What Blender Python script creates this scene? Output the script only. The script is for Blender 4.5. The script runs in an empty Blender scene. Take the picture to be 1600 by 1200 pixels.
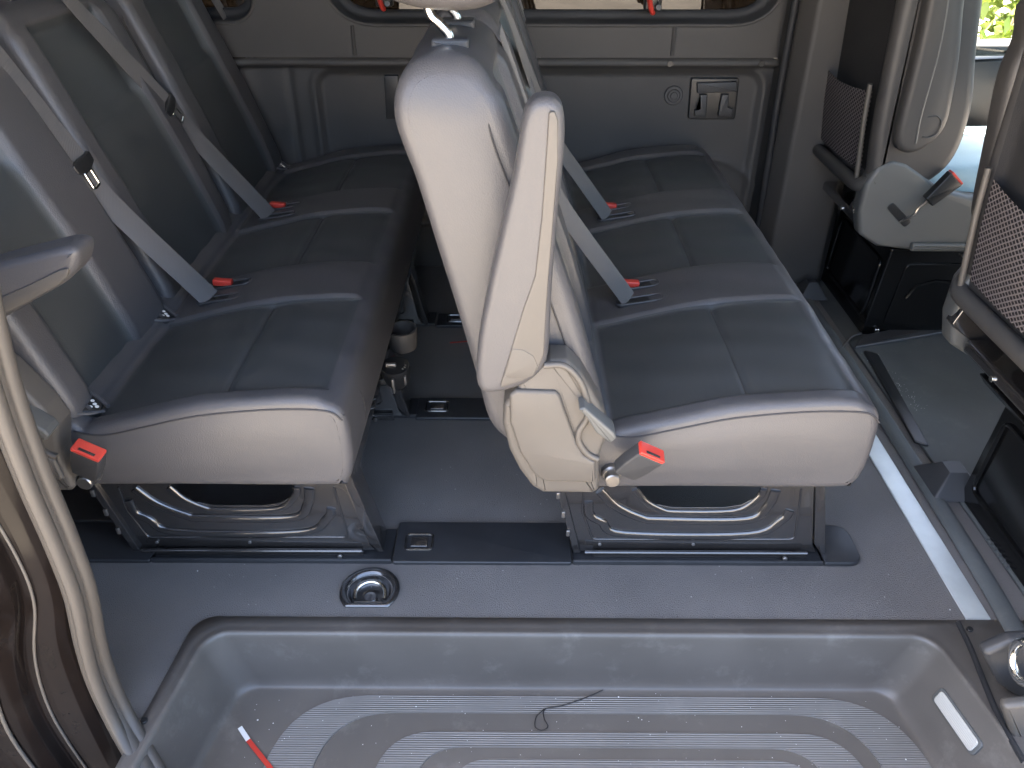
import bpy, math, random
import numpy as np
from mathutils import Vector, Matrix, noise
random.seed(7); rng = np.random.default_rng(7)
R = math.radians

# ------------------------------------------------------------------ camera
scene = bpy.context.scene
CAM_P, CAM_YAW, CAM_F, CAM_H = .580370508, .00660568, 1231.54, 1.2
cam_d = bpy.data.cameras.new('camera'); cam = bpy.data.objects.new('camera', cam_d)
scene.collection.objects.link(cam)
cam.location = (0, 0, CAM_H)
cam.rotation_euler = (math.pi/2 - CAM_P, 0, CAM_YAW)
cam_d.sensor_width = 36; cam_d.lens = 36*CAM_F/1600
cam_d.clip_start = .02; cam_d.clip_end = 400
scene.camera = cam

# ------------------------------------------------------------------ world, sun, exposure
SUN_EL, SUN_AZ = R(52), R(-52)          # azimuth of the sun, clockwise from +Y
world = bpy.data.worlds.new('World'); scene.world = world; world.use_nodes = True
wn = world.node_tree; wn.nodes.clear()
wo = wn.nodes.new('ShaderNodeOutputWorld'); wb = wn.nodes.new('ShaderNodeBackground')
sk = wn.nodes.new('ShaderNodeTexSky'); sk.sky_type = 'NISHITA'; sk.sun_disc = False
sk.air_density = .8; sk.dust_density = 6.0; sk.ozone_density = 0.0; sk.sun_elevation = SUN_EL; sk.sun_rotation = SUN_AZ
wb.inputs['Strength'].default_value = .15
wn.links.new(sk.outputs[0], wb.inputs[0]); wn.links.new(wb.outputs[0], wo.inputs[0])
sl = bpy.data.lights.new('sun', 'SUN'); sl.energy = 5.0; sl.angle = R(.5); sl.color = (1, .92, .80)
so = bpy.data.objects.new('sun', sl); scene.collection.objects.link(so)
sd = Vector((math.cos(SUN_EL)*math.sin(SUN_AZ), math.cos(SUN_EL)*math.cos(SUN_AZ), math.sin(SUN_EL)))
so.rotation_euler = sd.to_track_quat('Z', 'Y').to_euler(); so.location = sd*30
vs = scene.view_settings
vs.view_transform = 'Standard'; vs.look = 'None'; vs.gamma = 1; vs.use_curve_mapping = False
vs.exposure = 3.78
scene.cycles.max_bounces = 8; scene.cycles.diffuse_bounces = 5
scene.cycles.caustics_reflective = False; scene.cycles.caustics_refractive = False

# ------------------------------------------------------------------ measuring: pixel of the 1600x1200 photo -> point on a real plane
_f = Vector((-math.sin(CAM_YAW)*math.cos(CAM_P), math.cos(CAM_YAW)*math.cos(CAM_P), -math.sin(CAM_P)))
_r = Vector((math.cos(CAM_YAW), math.sin(CAM_YAW), 0)); _u = _r.cross(_f)
def at(u, v, ax, val):
    d = _f + _r*((u-800)/CAM_F) - _u*((v-600)/CAM_F); k = 'xyz'.index(ax)
    o = Vector((0, 0, CAM_H)); t = (val-o[k])/d[k]
    return o + d*t
def px(y, pts): return [(p.x, p.z) for p in (at(u, v, 'y', y) for u, v in pts)]
def pf(z, pts): return [(p.x, p.y) for p in (at(u, v, 'z', z) for u, v in pts)]

# ------------------------------------------------------------------ materials
def mat(name, col, rough=.5, spec=.5, metal=0, bump=None, var=.15, vscale=6, coat=0, dust=0, sheen=0):
    m = bpy.data.materials.new(name); m.use_nodes = True; nt = m.node_tree; N = nt.nodes; L = nt.links
    b = N['Principled BSDF']
    b.inputs['Roughness'].default_value = rough; b.inputs['Metallic'].default_value = metal
    b.inputs['Specular IOR Level'].default_value = spec
    if coat: b.inputs['Coat Weight'].default_value = coat; b.inputs['Coat Roughness'].default_value = .04
    if sheen: b.inputs['Sheen Weight'].default_value = sheen
    tc = N.new('ShaderNodeTexCoord'); O = tc.outputs['Object']
    n = N.new('ShaderNodeTexNoise'); n.inputs['Scale'].default_value = vscale; n.inputs['Detail'].default_value = 6
    L.new(O, n.inputs['Vector'])
    mr = N.new('ShaderNodeMapRange'); mr.inputs['From Min'].default_value = .3; mr.inputs['From Max'].default_value = .7
    mr.inputs['To Min'].default_value = 1-var; mr.inputs['To Max'].default_value = 1+var
    L.new(n.outputs['Fac'], mr.inputs[0])
    mx = N.new('ShaderNodeVectorMath'); mx.operation = 'SCALE'; mx.inputs[0].default_value = col
    L.new(mr.outputs[0], mx.inputs['Scale'])
    out = mx.outputs[0]
    if dust:
        n2 = N.new('ShaderNodeTexNoise'); n2.inputs['Scale'].default_value = 14; n2.inputs['Detail'].default_value = 9; n2.inputs['Roughness'].default_value = .7
        L.new(O, n2.inputs['Vector'])
        cr = N.new('ShaderNodeMapRange'); cr.inputs['From Min'].default_value = .55; cr.inputs['From Max'].default_value = .85
        cr.inputs['To Max'].default_value = dust; L.new(n2.outputs['Fac'], cr.inputs[0])
        mm = N.new('ShaderNodeMix'); mm.data_type = 'RGBA'; mm.inputs['B'].default_value = (.30, .28, .25, 1)
        L.new(cr.outputs[0], mm.inputs['Factor']); L.new(out, mm.inputs['A']); out = mm.outputs['Result']
    L.new(out, b.inputs['Base Color'])
    rr = N.new('ShaderNodeMapRange'); rr.inputs['To Min'].default_value = rough*.85; rr.inputs['To Max'].default_value = min(1, rough*1.15)
    L.new(n.outputs['Fac'], rr.inputs[0]); L.new(rr.outputs[0], b.inputs['Roughness'])
    if bump:
        kind, sc, st, dist = bump
        if kind == 'noise':
            t = N.new('ShaderNodeTexNoise'); t.inputs['Scale'].default_value = sc; t.inputs['Detail'].default_value = 3; o = t.outputs['Fac']
        elif kind == 'voronoi':
            t = N.new('ShaderNodeTexVoronoi'); t.inputs['Scale'].default_value = sc; o = t.outputs['Distance']
        elif kind.startswith('wave'):
            t = N.new('ShaderNodeTexWave'); t.inputs['Scale'].default_value = sc; t.bands_direction = kind[-1].upper(); o = t.outputs['Fac']
        L.new(O, t.inputs['Vector'])
        bp = N.new('ShaderNodeBump'); bp.inputs['Strength'].default_value = st; bp.inputs['Distance'].default_value = dist
        L.new(o, bp.inputs['Height']); L.new(bp.outputs[0], b.inputs['Normal'])
    return m
M = {}
M['leather'] = mat('leather', (.070, .067, .068), .42, .5, bump=('voronoi', 420, .45, .0006), var=.06)
M['leather_dark'] = mat('leather_dark', (.050, .053, .053), .42, .5, bump=('voronoi', 650, .4, .0004), var=.06)
M['trim'] = mat('trim_plastic', (.086, .077, .066), .5, .5, bump=('noise', 700, .25, .0004), var=.08)
M['trim_dark'] = mat('trim_dark', (.040, .040, .041), .48, .5, bump=('noise', 700, .25, .0004), var=.1)
M['wall'] = mat('wall_plastic', (.060, .056, .052), .55, .4, bump=('noise', 600, .25, .0004), var=.08)
M['shell'] = mat('seat_shell', (.044, .041, .039), .5, .5, bump=('noise', 600, .25, .0004), var=.06)
M['grey'] = mat('grey_shield', (.092, .093, .088), .45, .5, bump=('noise', 600, .2, .0004), var=.06)
M['floor'] = mat('floor_vinyl', (.160, .148, .138), .42, .5, bump=('noise', 480, 1.0, .0030), var=.10, dust=.2)
M['tray'] = mat('tray_plastic', (.108, .096, .083), .38, .5, bump=('noise', 500, .3, .0005), var=.12, dust=.4)
M['tread'] = mat('tread_ribs', (.19, .178, .16), .46, .5, bump=('wavey', 70, .9, .0015), var=.12, dust=.45)
M['mat'] = mat('cab_mat', (.085, .090, .088), .6, .4, bump=('noise', 300, .5, .001), var=.15, dust=.25)
M['metal'] = mat('black_metal', (.022, .020, .019), .24, 1.0, bump=('noise', 90, .05, .0005), var=.2, dust=.03, coat=1)
M['box'] = mat('gloss_black', (.006, .006, .006), .16, .5, bump=('noise', 40, .05, .0006), var=.2)
M['plate'] = mat('black_plate', (.025, .026, .028), .40, .5, bump=('noise', 500, .2, .0004), var=.2, dust=.08)
M['paint'] = mat('car_paint', (.010, .0075, .0065), .10, .09, bump=('noise', 18, .08, .002), var=.3, dust=.03)
M['seal'] = mat('seal_rubber', (.062, .055, .047), .5, .4, bump=('noise', 900, .3, .0005), var=.06)
M['rubber'] = mat('rubber', (.02, .02, .021), .6, .4)
M['stitch'] = mat('stitch_line', (.045, .042, .042), .6, .3)
M['chrome'] = mat('chrome', (.75, .74, .70), .18, .5, metal=1, var=.05)
M['steel'] = mat('brushed_strip', (.70, .74, .72), .42, .5, metal=.5, bump=('noise', 60, .1, .0005), var=.15, vscale=9)
M['bolt'] = mat('bolt_steel', (.32, .30, .28), .35, .5, metal=.9)
M['red'] = mat('red_plastic', (.52, .045, .03), .35, .5, var=.05)
M['lining'] = mat('roof_lining', (.46, .48, .50), .8, .2, bump=('noise', 200, .4, .001), var=.05)
M['white'] = mat('white_plastic', (.75, .74, .70), .5, .4, var=.05)
M['webbing'] = mat('belt_webbing', (.088, .083, .080), .55, .35, bump=('wavex', 160, .35, .0005), var=.05, sheen=.2)
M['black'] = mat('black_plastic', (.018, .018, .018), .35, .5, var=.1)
M['sky_sheen'] = mat('painted_sky_sheen', (.36, .50, .55), .8, .2, bump=('noise', 60, .6, .003), var=.1)  # pale blue colour stands in for sky reflected on black leather
M['fabric'] = mat('seat_fabric', (.028, .027, .027), .75, .25, bump=('voronoi', 500, .5, .0006), var=.1)
M['hair'] = mat('hair', (.02, .017, .015), .5)
M['lens'] = mat('lamp_lens', (.46, .44, .39), .25, .5, coat=.5, bump=('wavez', 90, .4, .001), var=.08)
M['ground'] = mat('paving', (.37, .335, .285), .85, .2, bump=('noise', 30, .6, .01), var=.15, vscale=1.5)
M['leaf'] = mat('leaf', (.16, .22, .03), .5, .4, var=.5, vscale=3)
M['bark'] = mat('bark', (.12, .09, .06), .9, .2, bump=('noise', 30, .8, .01))
def glass(name, col, alpha):
    m = bpy.data.materials.new(name); m.use_nodes = True; nt = m.node_tree; N = nt.nodes; L = nt.links; N.clear()
    o = N.new('ShaderNodeOutputMaterial'); t = N.new('ShaderNodeBsdfTransparent'); g = N.new('ShaderNodeBsdfGlossy'); mx = N.new('ShaderNodeMixShader'); fr = N.new('ShaderNodeFresnel')
    t.inputs[0].default_value = (*col, 1); g.inputs['Roughness'].default_value = .01; fr.inputs[0].default_value = 1.45
    L.new(fr.outputs[0], mx.inputs[0]); L.new(t.outputs[0], mx.inputs[1]); L.new(g.outputs[0], mx.inputs[2]); L.new(mx.outputs[0], o.inputs[0]); return m
M['tint'] = glass('tinted_glass', (.035, .030, .026), 1); M['clear'] = glass('clear_glass', (.82, .88, .84), 1)
def net_mat():      # knitted pocket net: light threads over dark holes
    m = mat('net', (.02, .018, .019), .8, .2); nt = m.node_tree; N = nt.nodes; L = nt.links; b = N['Principled BSDF']
    tc = N.new('ShaderNodeTexCoord'); outs = []
    for ang in (.6, -.6):
        mp = N.new('ShaderNodeMapping'); mp.inputs['Rotation'].default_value = (ang, 0, 0)
        w = N.new('ShaderNodeTexWave'); w.bands_direction = 'Z'; w.inputs['Scale'].default_value = 32; w.inputs['Distortion'].default_value = .6
        L.new(tc.outputs['Object'], mp.inputs[0]); L.new(mp.outputs[0], w.inputs[0]); outs.append(w.outputs['Fac'])
    mx = N.new('ShaderNodeMath'); mx.operation = 'MAXIMUM'; L.new(outs[0], mx.inputs[0]); L.new(outs[1], mx.inputs[1])
    cr = N.new('ShaderNodeValToRGB'); cr.color_ramp.elements[0].position = .6; cr.color_ramp.elements[0].color = (.012, .011, .012, 1)
    cr.color_ramp.elements[1].position = .95; cr.color_ramp.elements[1].color = (.16, .14, .14, 1)
    L.new(mx.outputs[0], cr.inputs[0]); L.new(cr.outputs[0], b.inputs['Base Color'])
    bp = N.new('ShaderNodeBump'); bp.inputs['Distance'].default_value = .002; L.new(mx.outputs[0], bp.inputs['Height']); L.new(bp.outputs[0], b.inputs['Normal'])
    return m
M['net'] = net_mat()

# ------------------------------------------------------------------ mesh helpers
class MB:
    def __init__(s): s.v = []; s.f = []; s.m = []; s.n = 0
    def add(s, verts, faces, mi=0):
        s.v.append(np.asarray(verts, float).reshape(-1, 3)); o = s.n; s.n += len(s.v[-1])
        for k, f in enumerate(faces):
            s.f.append([i+o for i in f]); s.m.append(mi if not isinstance(mi, (list, tuple)) else mi[k])
        return s
    def build(s, name, mats, parent=None, loc=(0, 0, 0), sharp=40):
        if not isinstance(mats, (list, tuple)): mats = [mats]
        me = bpy.data.meshes.new(name); V = np.concatenate(s.v)
        me.from_pydata(V.tolist(), [], s.f); me.update()
        for m in mats: me.materials.append(M[m])
        if len(mats) > 1: me.polygons.foreach_set('material_index', s.m)
        me.polygons.foreach_set('use_smooth', [True]*len(me.polygons))
        if sharp: me.set_sharp_from_angle(angle=R(sharp))
        o = bpy.data.objects.new(name, me); scene.collection.objects.link(o)
        o.parent = parent; o.location = loc
        return o
def tag(o, label=None, cat=None, group=None, kind=None):
    for k, v in (('label', label), ('category', cat), ('group', group), ('kind', kind)):
        if v: o[k] = v
    return o
def empty(name, loc=(0, 0, 0), label=None, cat=None, group=None):
    o = bpy.data.objects.new(name, None); scene.collection.objects.link(o); o.location = loc; o.empty_display_size = .1
    return tag(o, label, cat, group)
def fillet(pts, rad, step=.01, closed=True):
    """round the corners of a polyline; rad a number or a list"""
    P = [np.array(p, float) for p in pts]; n = len(P); out = []
    rs = rad if isinstance(rad, (list, tuple)) else [rad]*n
    for i in range(n):
        if not closed and i in (0, n-1): out.append(P[i]); continue
        a, b, c = P[i-1], P[i], P[(i+1) % n]
        u = a-b; w = c-b; lu = np.linalg.norm(u); lw = np.linalg.norm(w); u /= lu; w /= lw
        ca = np.clip(u@w, -1, 1); ang = math.acos(ca); r = rs[i]
        if r <= 1e-5 or ang > 3.12: out.append(b); continue
        d = min(r/math.tan(ang/2), lu*.48, lw*.48)
        p0 = b+u*d; p1 = b+w*d; k = max(3, int((math.pi-ang)/.2)+1)
        for j in range(k+1):
            t = j/k; out.append((1-t)**2*p0+2*t*(1-t)*b+t*t*p1)
    if step:
        Q = []; m = len(out)
        for i in range(m if closed else m-1):
            a, b = out[i], out[(i+1) % m]; k = max(1, int(np.linalg.norm(b-a)/step))
            for j in range(k): Q.append(a+(b-a)*j/k)
        if not closed: Q.append(out[-1])
        out = Q
    Q = [out[0]]
    for q in out[1:]:
        if np.linalg.norm(q-Q[-1]) > 1e-5: Q.append(q)
    if closed and np.linalg.norm(Q[0]-Q[-1]) < 1e-5: Q.pop()
    return np.array(Q)
def cr(pts, n=8, closed=False):
    """Catmull-Rom through pts"""
    P = [np.array(p, float) for p in pts]; m = len(P); out = []
    for i in range(m if closed else m-1):
        p0 = P[i-1] if (closed or i > 0) else 2*P[0]-P[1]
        p1 = P[i]; p2 = P[(i+1) % m]; p3 = P[(i+2) % m] if (closed or i+2 < m) else 2*P[-1]-P[-2]
        for j in range(n):
            t = j/n; out.append(.5*((2*p1)+(-p0+p2)*t+(2*p0-5*p1+4*p2-p3)*t*t+(-p0+3*p1-3*p2+p3)*t**3))
    if not closed: out.append(P[-1])
    return np.array(out)
def onorm(O):
    """outward normals of a closed outline (any winding)"""
    A = np.roll(O, 1, 0); B = np.roll(O, -1, 0); T = B-A; T /= np.linalg.norm(T, axis=1)[:, None]+1e-12
    nrm = np.stack([T[:, 1], -T[:, 0]], 1)
    area = .5*np.sum(O[:, 0]*np.roll(O[:, 1], -1)-np.roll(O[:, 0], -1)*O[:, 1])
    return nrm if area > 0 else -nrm
AX = {'y': lambda a, b, h: (a, h, b), 'x': lambda a, b, h: (h, a, b), 'z': lambda a, b, h: (a, b, h)}
def slab(mb, O, h0, h1, r=.004, ax='y', step=None, disp=None, warp=None, mfun=None, mi=0, r1=None, nr=4, cap=None, bulge=.003):
    """closed outline O extruded along ax from h0 to h1 with both ends rounded; disp moves skin along the outline normal"""
    O = np.asarray(O, float); n = len(O); Nn = onorm(O); r1 = r if r1 is None else r1
    hs = []
    if r > 0: hs += [(h0+r*(1-math.cos(t)), r*(1-math.sin(t))) for t in np.linspace(0, math.pi/2, nr+1)[:-1]]
    a, b = h0+max(r, 0), h1-max(r1, 0); k = max(1, int((b-a)/step)) if step else 1
    hs += [(a+(b-a)*j/k, 0) for j in range(k+1)]
    if r1 > 0: hs += [(h1-r1*(1-math.sin(t)), r1*(1-math.cos(t))) for t in np.linspace(0, math.pi/2, nr+1)[1:]]
    V = []; c = O.mean(0); V0 = []
    for h, ins in hs:
        Q = O-Nn*ins
        V0.append(np.stack(AX[ax](Q[:, 0], Q[:, 1], np.full(n, h)), 1))
        H = np.full(n, h)
        if disp is not None: Q = Q+Nn*disp(Q[:, 0], H, Q[:, 1], Nn)[:, None]
        if warp is not None: Q, H = warp(Q, H)
        V.append(np.stack(AX[ax](Q[:, 0], Q[:, 1], H), 1))
    m = len(hs); V = np.concatenate(V)
    F = [(k*n+i, k*n+(i+1) % n, (k+1)*n+(i+1) % n, (k+1)*n+i) for k in range(m-1) for i in range(n)]
    caps = []
    if cap is None: F.append(tuple(range(n))[::-1]); F.append(tuple(range((m-1)*n, m*n)))
    else:           # caps as fine grids scanned along one outline axis, slightly pillowed
        for (h, ins), sg in ((hs[0], -1), (hs[-1], 1)):
            Q = O-Nn*ins; Q = Q+Nn*disp(Q[:, 0], np.full(n, h), Q[:, 1], Nn)[:, None] if disp is not None else Q; k0, k1 = int(np.argmin(Q[:, cap])), int(np.argmax(Q[:, cap]))
            A = np.roll(Q, -k0, 0); kk = (k1-k0) % n; c1, c2 = A[:kk+1], np.vstack([A[kk:], A[:1]])[::-1]
            NL, NS = 44, 14; lv = Q[k0, cap]+(Q[k1, cap]-Q[k0, cap])*(1-np.cos(np.linspace(0, math.pi, NL)))/2; ot = 1-cap
            e1 = np.interp(lv, c1[:, cap], c1[:, ot]); e2 = np.interp(lv, c2[:, cap], c2[:, ot])
            T = np.linspace(0, 1, NS)[None, :]; E_ = e1[:, None]*(1-T)+e2[:, None]*T; LV = np.repeat(lv[:, None], NS, 1)
            W = 16*(T*(1-T))*(np.linspace(0, 1, NL)*(1-np.linspace(0, 1, NL)))[:, None]; W = W*W*(3-2*W)
            Qf = np.stack([LV, E_] if cap == 0 else [E_, LV], -1).reshape(-1, 2); H = np.full(len(Qf), h)
            if warp is not None: Qf, H = warp(Qf, H)
            H = H+sg*bulge*W.reshape(-1)
            G_ = np.stack(AX[ax](Qf[:, 0], Qf[:, 1], H), 1)
            FF = [(j*NS+i, j*NS+i+1, (j+1)*NS+i+1, (j+1)*NS+i) for j in range(NL-1) for i in range(NS-1)]
            v0, v1, v3 = G_[FF[200][0]], G_[FF[200][1]], G_[FF[200][3]]; nv = np.cross(v1-v0, v3-v0); want = np.array(AX[ax](0., 0., float(sg)))
            if nv@want < 0: FF = [f[::-1] for f in FF]
            caps.append((G_, FF))
    if mfun is not None: V0 = np.concatenate(V0); mi = [mfun(*V0[list(f)].mean(0)) for f in F]
    mb.add(V, F, mi)
    for G_, FF in caps: mb.add(G_, FF, 0)
    return mb
def box(mb, x0, x1, y0, y1, z0, z1, r=.003, mi=0):
    r = min(r, (x1-x0)*.45, (y1-y0)*.45, (z1-z0)*.45)
    return slab(mb, fillet([(x0, z0), (x1, z0), (x1, z1), (x0, z1)], r, None), y0, y1, r, mi=mi)
def tube(mb, path, rad, n=10, closed=False, flat=1, mi=0, cap=True, up=None):
    P = np.array(path, float); m = len(P); rad = np.broadcast_to(rad, (m,))
    T = np.gradient(P, axis=0) if not closed else np.roll(P, -1, 0)-np.roll(P, 1, 0)
    T /= np.linalg.norm(T, axis=1)[:, None]+1e-12
    u = np.array(up if up is not None else (0, 0, 1), float)
    if abs(u@T[0]) > .95: u = np.array((1., 0, 0))
    V = []
    for i in range(m):
        a = np.cross(T[i], u); a /= np.linalg.norm(a)+1e-9; b = np.cross(a, T[i])
        if up is None: u = b
        for k in range(n):
            t = 2*math.pi*k/n; V.append(P[i]+rad[i]*(a*math.cos(t)+b*math.sin(t)*flat))
    F = [(i*n+k, i*n+(k+1) % n, ((i+1) % m)*n+(k+1) % n, ((i+1) % m)*n+k) for i in range(m if closed else m-1) for k in range(n)]
    if cap and not closed: F += [tuple(range(n))[::-1], tuple(range((m-1)*n, m*n))]
    mb.add(V, F, mi); return mb
def ribbon(mb, path, wdir, width, th=.0014, mi=0):
    """flat strap: wdir a vector (or list of vectors) across the strap"""
    P = np.array(path, float); m = len(P)
    T = np.gradient(P, axis=0); T /= np.linalg.norm(T, axis=1)[:, None]
    W = np.broadcast_to(np.array(wdir, float), (m, 3)); V = []
    for i in range(m):
        w = W[i]-T[i]*(W[i]@T[i]); w = w/np.linalg.norm(w); nn = np.cross(T[i], w)
        for s, q in ((-1, 1), (-.94, 1.5), (.94, 1.5), (1, 1), (1, -1), (.94, -1.5), (-.94, -1.5), (-1, -1)):
            V.append(P[i]+w*s*width/2+nn*q*th/2)
    F = [(i*8+k, i*8+(k+1) % 8, (i+1)*8+(k+1) % 8, (i+1)*8+k) for i in range(m-1) for k in range(8)]
    F += [tuple(range(8))[::-1], tuple(range((m-1)*8, m*8))]
    mb.add(V, F, mi); return mb
def cyl(mb, c, d, r, L, n=24, mi=0, bev=.15):
    c = np.array(c, float); d = np.array(d, float); d /= np.linalg.norm(d); b = min(bev*r, L*.3)
    hs = [0, b, L-b, L]; rs = [r-b, r, r, r-b]
    return tube(mb, [c+d*h for h in hs], rs, n, mi=mi)
def hfield(mb, xs, ys, fn, to, mi=0, mf=None):
    X, Y = np.meshgrid(xs, ys); Z = fn(X, Y); V = np.stack(to(X, Y, Z), -1).reshape(-1, 3); nx, ny = len(xs), len(ys)
    F = [(j*nx+i, j*nx+i+1, (j+1)*nx+i+1, (j+1)*nx+i) for j in range(ny-1) for i in range(nx-1)]
    if mf is not None: mi = [mf(*V[list(f)].mean(0)) for f in F]
    mb.add(V, F, mi); return mb
def sdrr(X, Y, x0, x1, y0, y1, r):
    cx, cy = (x0+x1)/2, (y0+y1)/2; qx = np.abs(X-cx)-(x1-x0)/2+r; qy = np.abs(Y-cy)-(y1-y0)/2+r
    return np.hypot(np.maximum(qx, 0), np.maximum(qy, 0))+np.minimum(np.maximum(qx, qy), 0)-r
def G(d, w): return np.exp(-(d/w)**2)
def sstep(x, a, b):
    t = np.clip((x-a)/(b-a), 0, 1); return t*t*(3-2*t)
def xform(mb, Mx, start=0):
    """apply a 4x4 to the vertex blocks from start on"""
    A = np.array(Mx)
    for i in range(start, len(mb.v)): mb.v[i] = mb.v[i]@A[:3, :3].T+A[:3, 3]
    return mb

# ================================================================== SETTING
mb = MB(); S = 60
hfield(mb, np.linspace(-S, S, 61), np.linspace(-S, S, 61), lambda X, Y: X*0-.62, lambda X, Y, Z: (X, Y, Z))
tag(mb.build('ground', 'ground'), kind='structure')

# tray outlines (rim at floor level and bottom)
RIM = [(-.633, .50), (-.571, .972), (.772, .972), (.852, .50)]
BOT = [(-.615, .53), (-.528, .958), (.722, .958), (.800, .53)]
def ring(pts, r, n=None):
    return fillet(pts, r, .02)
def ring_n(pts, radii, n=160):
    Q = fillet(pts, radii, None); Q = np.vstack([Q, Q[:1]]); s = np.r_[0, np.cumsum(np.linalg.norm(np.diff(Q, axis=0), axis=1))]
    t = np.linspace(0, s[-1], n, endpoint=False); return np.stack([np.interp(t, s, Q[:, 0]), np.interp(t, s, Q[:, 1])], 1)
# floor: a sheet with the step well cut out of it, built as a fan of quads between the cut and the outer border
CUT = [(-.700, .46), (-.512, 1.012), (.900, 1.012), (.93, .46)]
def flat_with_hole(mb, z, outer, inner_pts, th=.02):
    bm = None
    import bmesh
    bm = bmesh.new(); es = []
    for loop in (outer, inner_pts):
        vs_ = [bm.verts.new((x, y, z)) for x, y in loop]
        for i in range(len(vs_)): es.append(bm.edges.new((vs_[i], vs_[(i+1) % len(vs_)])))
    bmesh.ops.triangle_fill(bm, edges=es, use_beauty=True)
    bm.verts.index_update()
    V = [v.co[:] for v in bm.verts]; F = [[v.index for v in f.verts] for f in bm.faces]
    n_ = [f.normal.z for f in bm.faces]; F = [f if k > 0 else f[::-1] for f, k in zip(F, n_)]
    bm.free(); mb.add(V, F); return mb
outer = [(-2.3, .83), (-.662, .83), (-.640, .74), (-.622, .74)]+[tuple(p) for p in fillet([(-.622, .74), (-.598, 1.010), (1.0, 1.010), (1.0, 2.62), (-2.3, 2.62)], [0, .045, 0, 0, 0], None)][1:]
mb = MB(); flat_with_hole(mb, 0, outer, [(-.289+.043*math.cos(t), 1.080+max(.043*math.sin(t), -.031)) for t in np.linspace(0, 2*math.pi, 40, endpoint=False)])
tag(mb.build('floor', 'floor', sharp=0), kind='structure')

# ================================================================== VAN BODY
van = empty('van', (0, 0, 0), 'black passenger van body around the seats, grey side trim and open sliding door', 'van')
WY = 2.60
def wallf(X, Z):
    d = sdrr(X, Z, -.640, .775, .17, .672, .06)
    y = .010*sstep(-d, 0, .022) - .007*G(d-.006, .010)
    y += -.030*(sstep(Z, .675, .69)*(1-sstep(Z, .706, .710)))      # ledge
    d2 = np.hypot(X-.62, Z-.17)-.22
    y += -.006*G(d2, .012)
    y += .008*G(X+.72, .010)*(Z < .68)                               # panel joint
    y += -.03*sstep(X, -.80, -.95)
    return y
mb = MB()
hfield(mb, np.arange(-2.3, 1.02, .008), np.arange(0, .712, .006), wallf, lambda X, Z, Y: (X, WY+Y, Z))
lower = mb.build('side_trim', 'wall', van, sharp=0)
# upper trim with the window opening
def winpoly(x0, x1, z0, z1, r): return fillet([(x0, z0), (x1, z0), (x1, z1), (x0, z1)], r, None)
def upper(mb, y, x0, x1, z0, z1, holes):
    import bmesh
    bm = bmesh.new(); es = []
    for loop in [[(x0, z0), (x1, z0), (x1, z1), (x0, z1)]]+holes:
        v_ = [bm.verts.new((p[0], y, p[1])) for p in loop]
        for i in range(len(v_)): es.append(bm.edges.new((v_[i], v_[(i+1) % len(v_)])))
    bmesh.ops.triangle_fill(bm, edges=es, use_beauty=True); bm.verts.index_update()
    mb.add([v.co[:] for v in bm.verts], [[v.index for v in f.verts] for f in bm.faces]); bm.free(); return mb
WINS = [winpoly(-.585, .80, .795, 1.32, .16), winpoly(-2.0, -.78, .80, 1.32, .10)]
mb = MB(); upper(mb, WY-.012, -2.3, 1.0, .708, 1.90, WINS)
mb.build('upper_trim', 'wall', van, sharp=0)
for i, w in enumerate(WINS):
    mb = MB(); c = w.mean(0)
    rings = []
    for dy, ins, in ((-.012, 0), (-.018, .004), (-.012, .010), (.03, .014), (.034, .026), (.030, .040), (.05, .042)):
        Nn = onorm(w); Q = w-Nn*ins; rings.append(np.stack([Q[:, 0], np.full(len(Q), WY+dy), Q[:, 1]], 1))
    n = len(w); V = np.concatenate(rings)
    F = [(k*n+a, k*n+(a+1) % n, (k+1)*n+(a+1) % n, (k+1)*n+a) for k in range(len(rings)-1) for a in range(n)]
    mb.add(V, F, [0 if f[0] < 2*n else 1 for f in F])
    wf = mb.build('window', ['wall', 'rubber'], van, sharp=0)
    mb = MB(); slab(mb, w-onorm(w)*.038, WY+.045, WY+.049, 0); mb.build('glass', 'tint', wf)
# seams in the upper trim, a ledge bar, screws
for xx in (-.502, .475):
    mb = MB(); tube(mb, [(xx, WY-.013, .715), (xx, WY-.013, .80)], .006, 8); mb.build('trim_seam', 'wall', van)
for u, v in ((1047, 100), (1190, 100)):
    p = at(u, v, 'y', WY-.03); mb = MB(); cyl(mb, (p.x, WY-.018, p.z), (0, -1, 0), .010, .014, 16); mb.build('screw', 'black', van)
# round vent and moulded catch
p = at(1053, 150, 'y', WY); mb = MB()
for r_, h_ in ((.030, .004), (.021, .007), (.012, .010)): cyl(mb, (p.x, WY+.012, p.z), (0, -1, 0), r_, h_+.004, 28)
mb.build('round_cap', 'trim_dark', van)
q = px(WY, [(1080, 122), (1155, 122), (1148, 186), (1075, 186)])
mb = MB(); slab(mb, fillet(q, .008, None), WY-.004, WY+.02, .003)
catch = mb.build('wall_catch', 'black', van)
mb = MB()
for poly in ([(1088, 128), (1150, 126), (1150, 142), (1088, 144)], [(1092, 146), (1104, 146), (1102, 180), (1084, 180), (1084, 170), (1092, 168)],
             [(1126, 146), (1138, 146), (1136, 166), (1144, 168), (1142, 180), (1120, 180)]):
    slab(mb, fillet(px(WY, poly), .003, None), WY-.016, WY-.003, .003)
mb.build('catch_bar', 'trim_dark', catch)
mb = MB(); slab(mb, fillet(px(WY, [(600, 118), (622, 118), (624, 186), (604, 186)]), .004, None), WY-.003, WY+.02, .002); mb.build('wall_slot', 'black', van)
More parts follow.
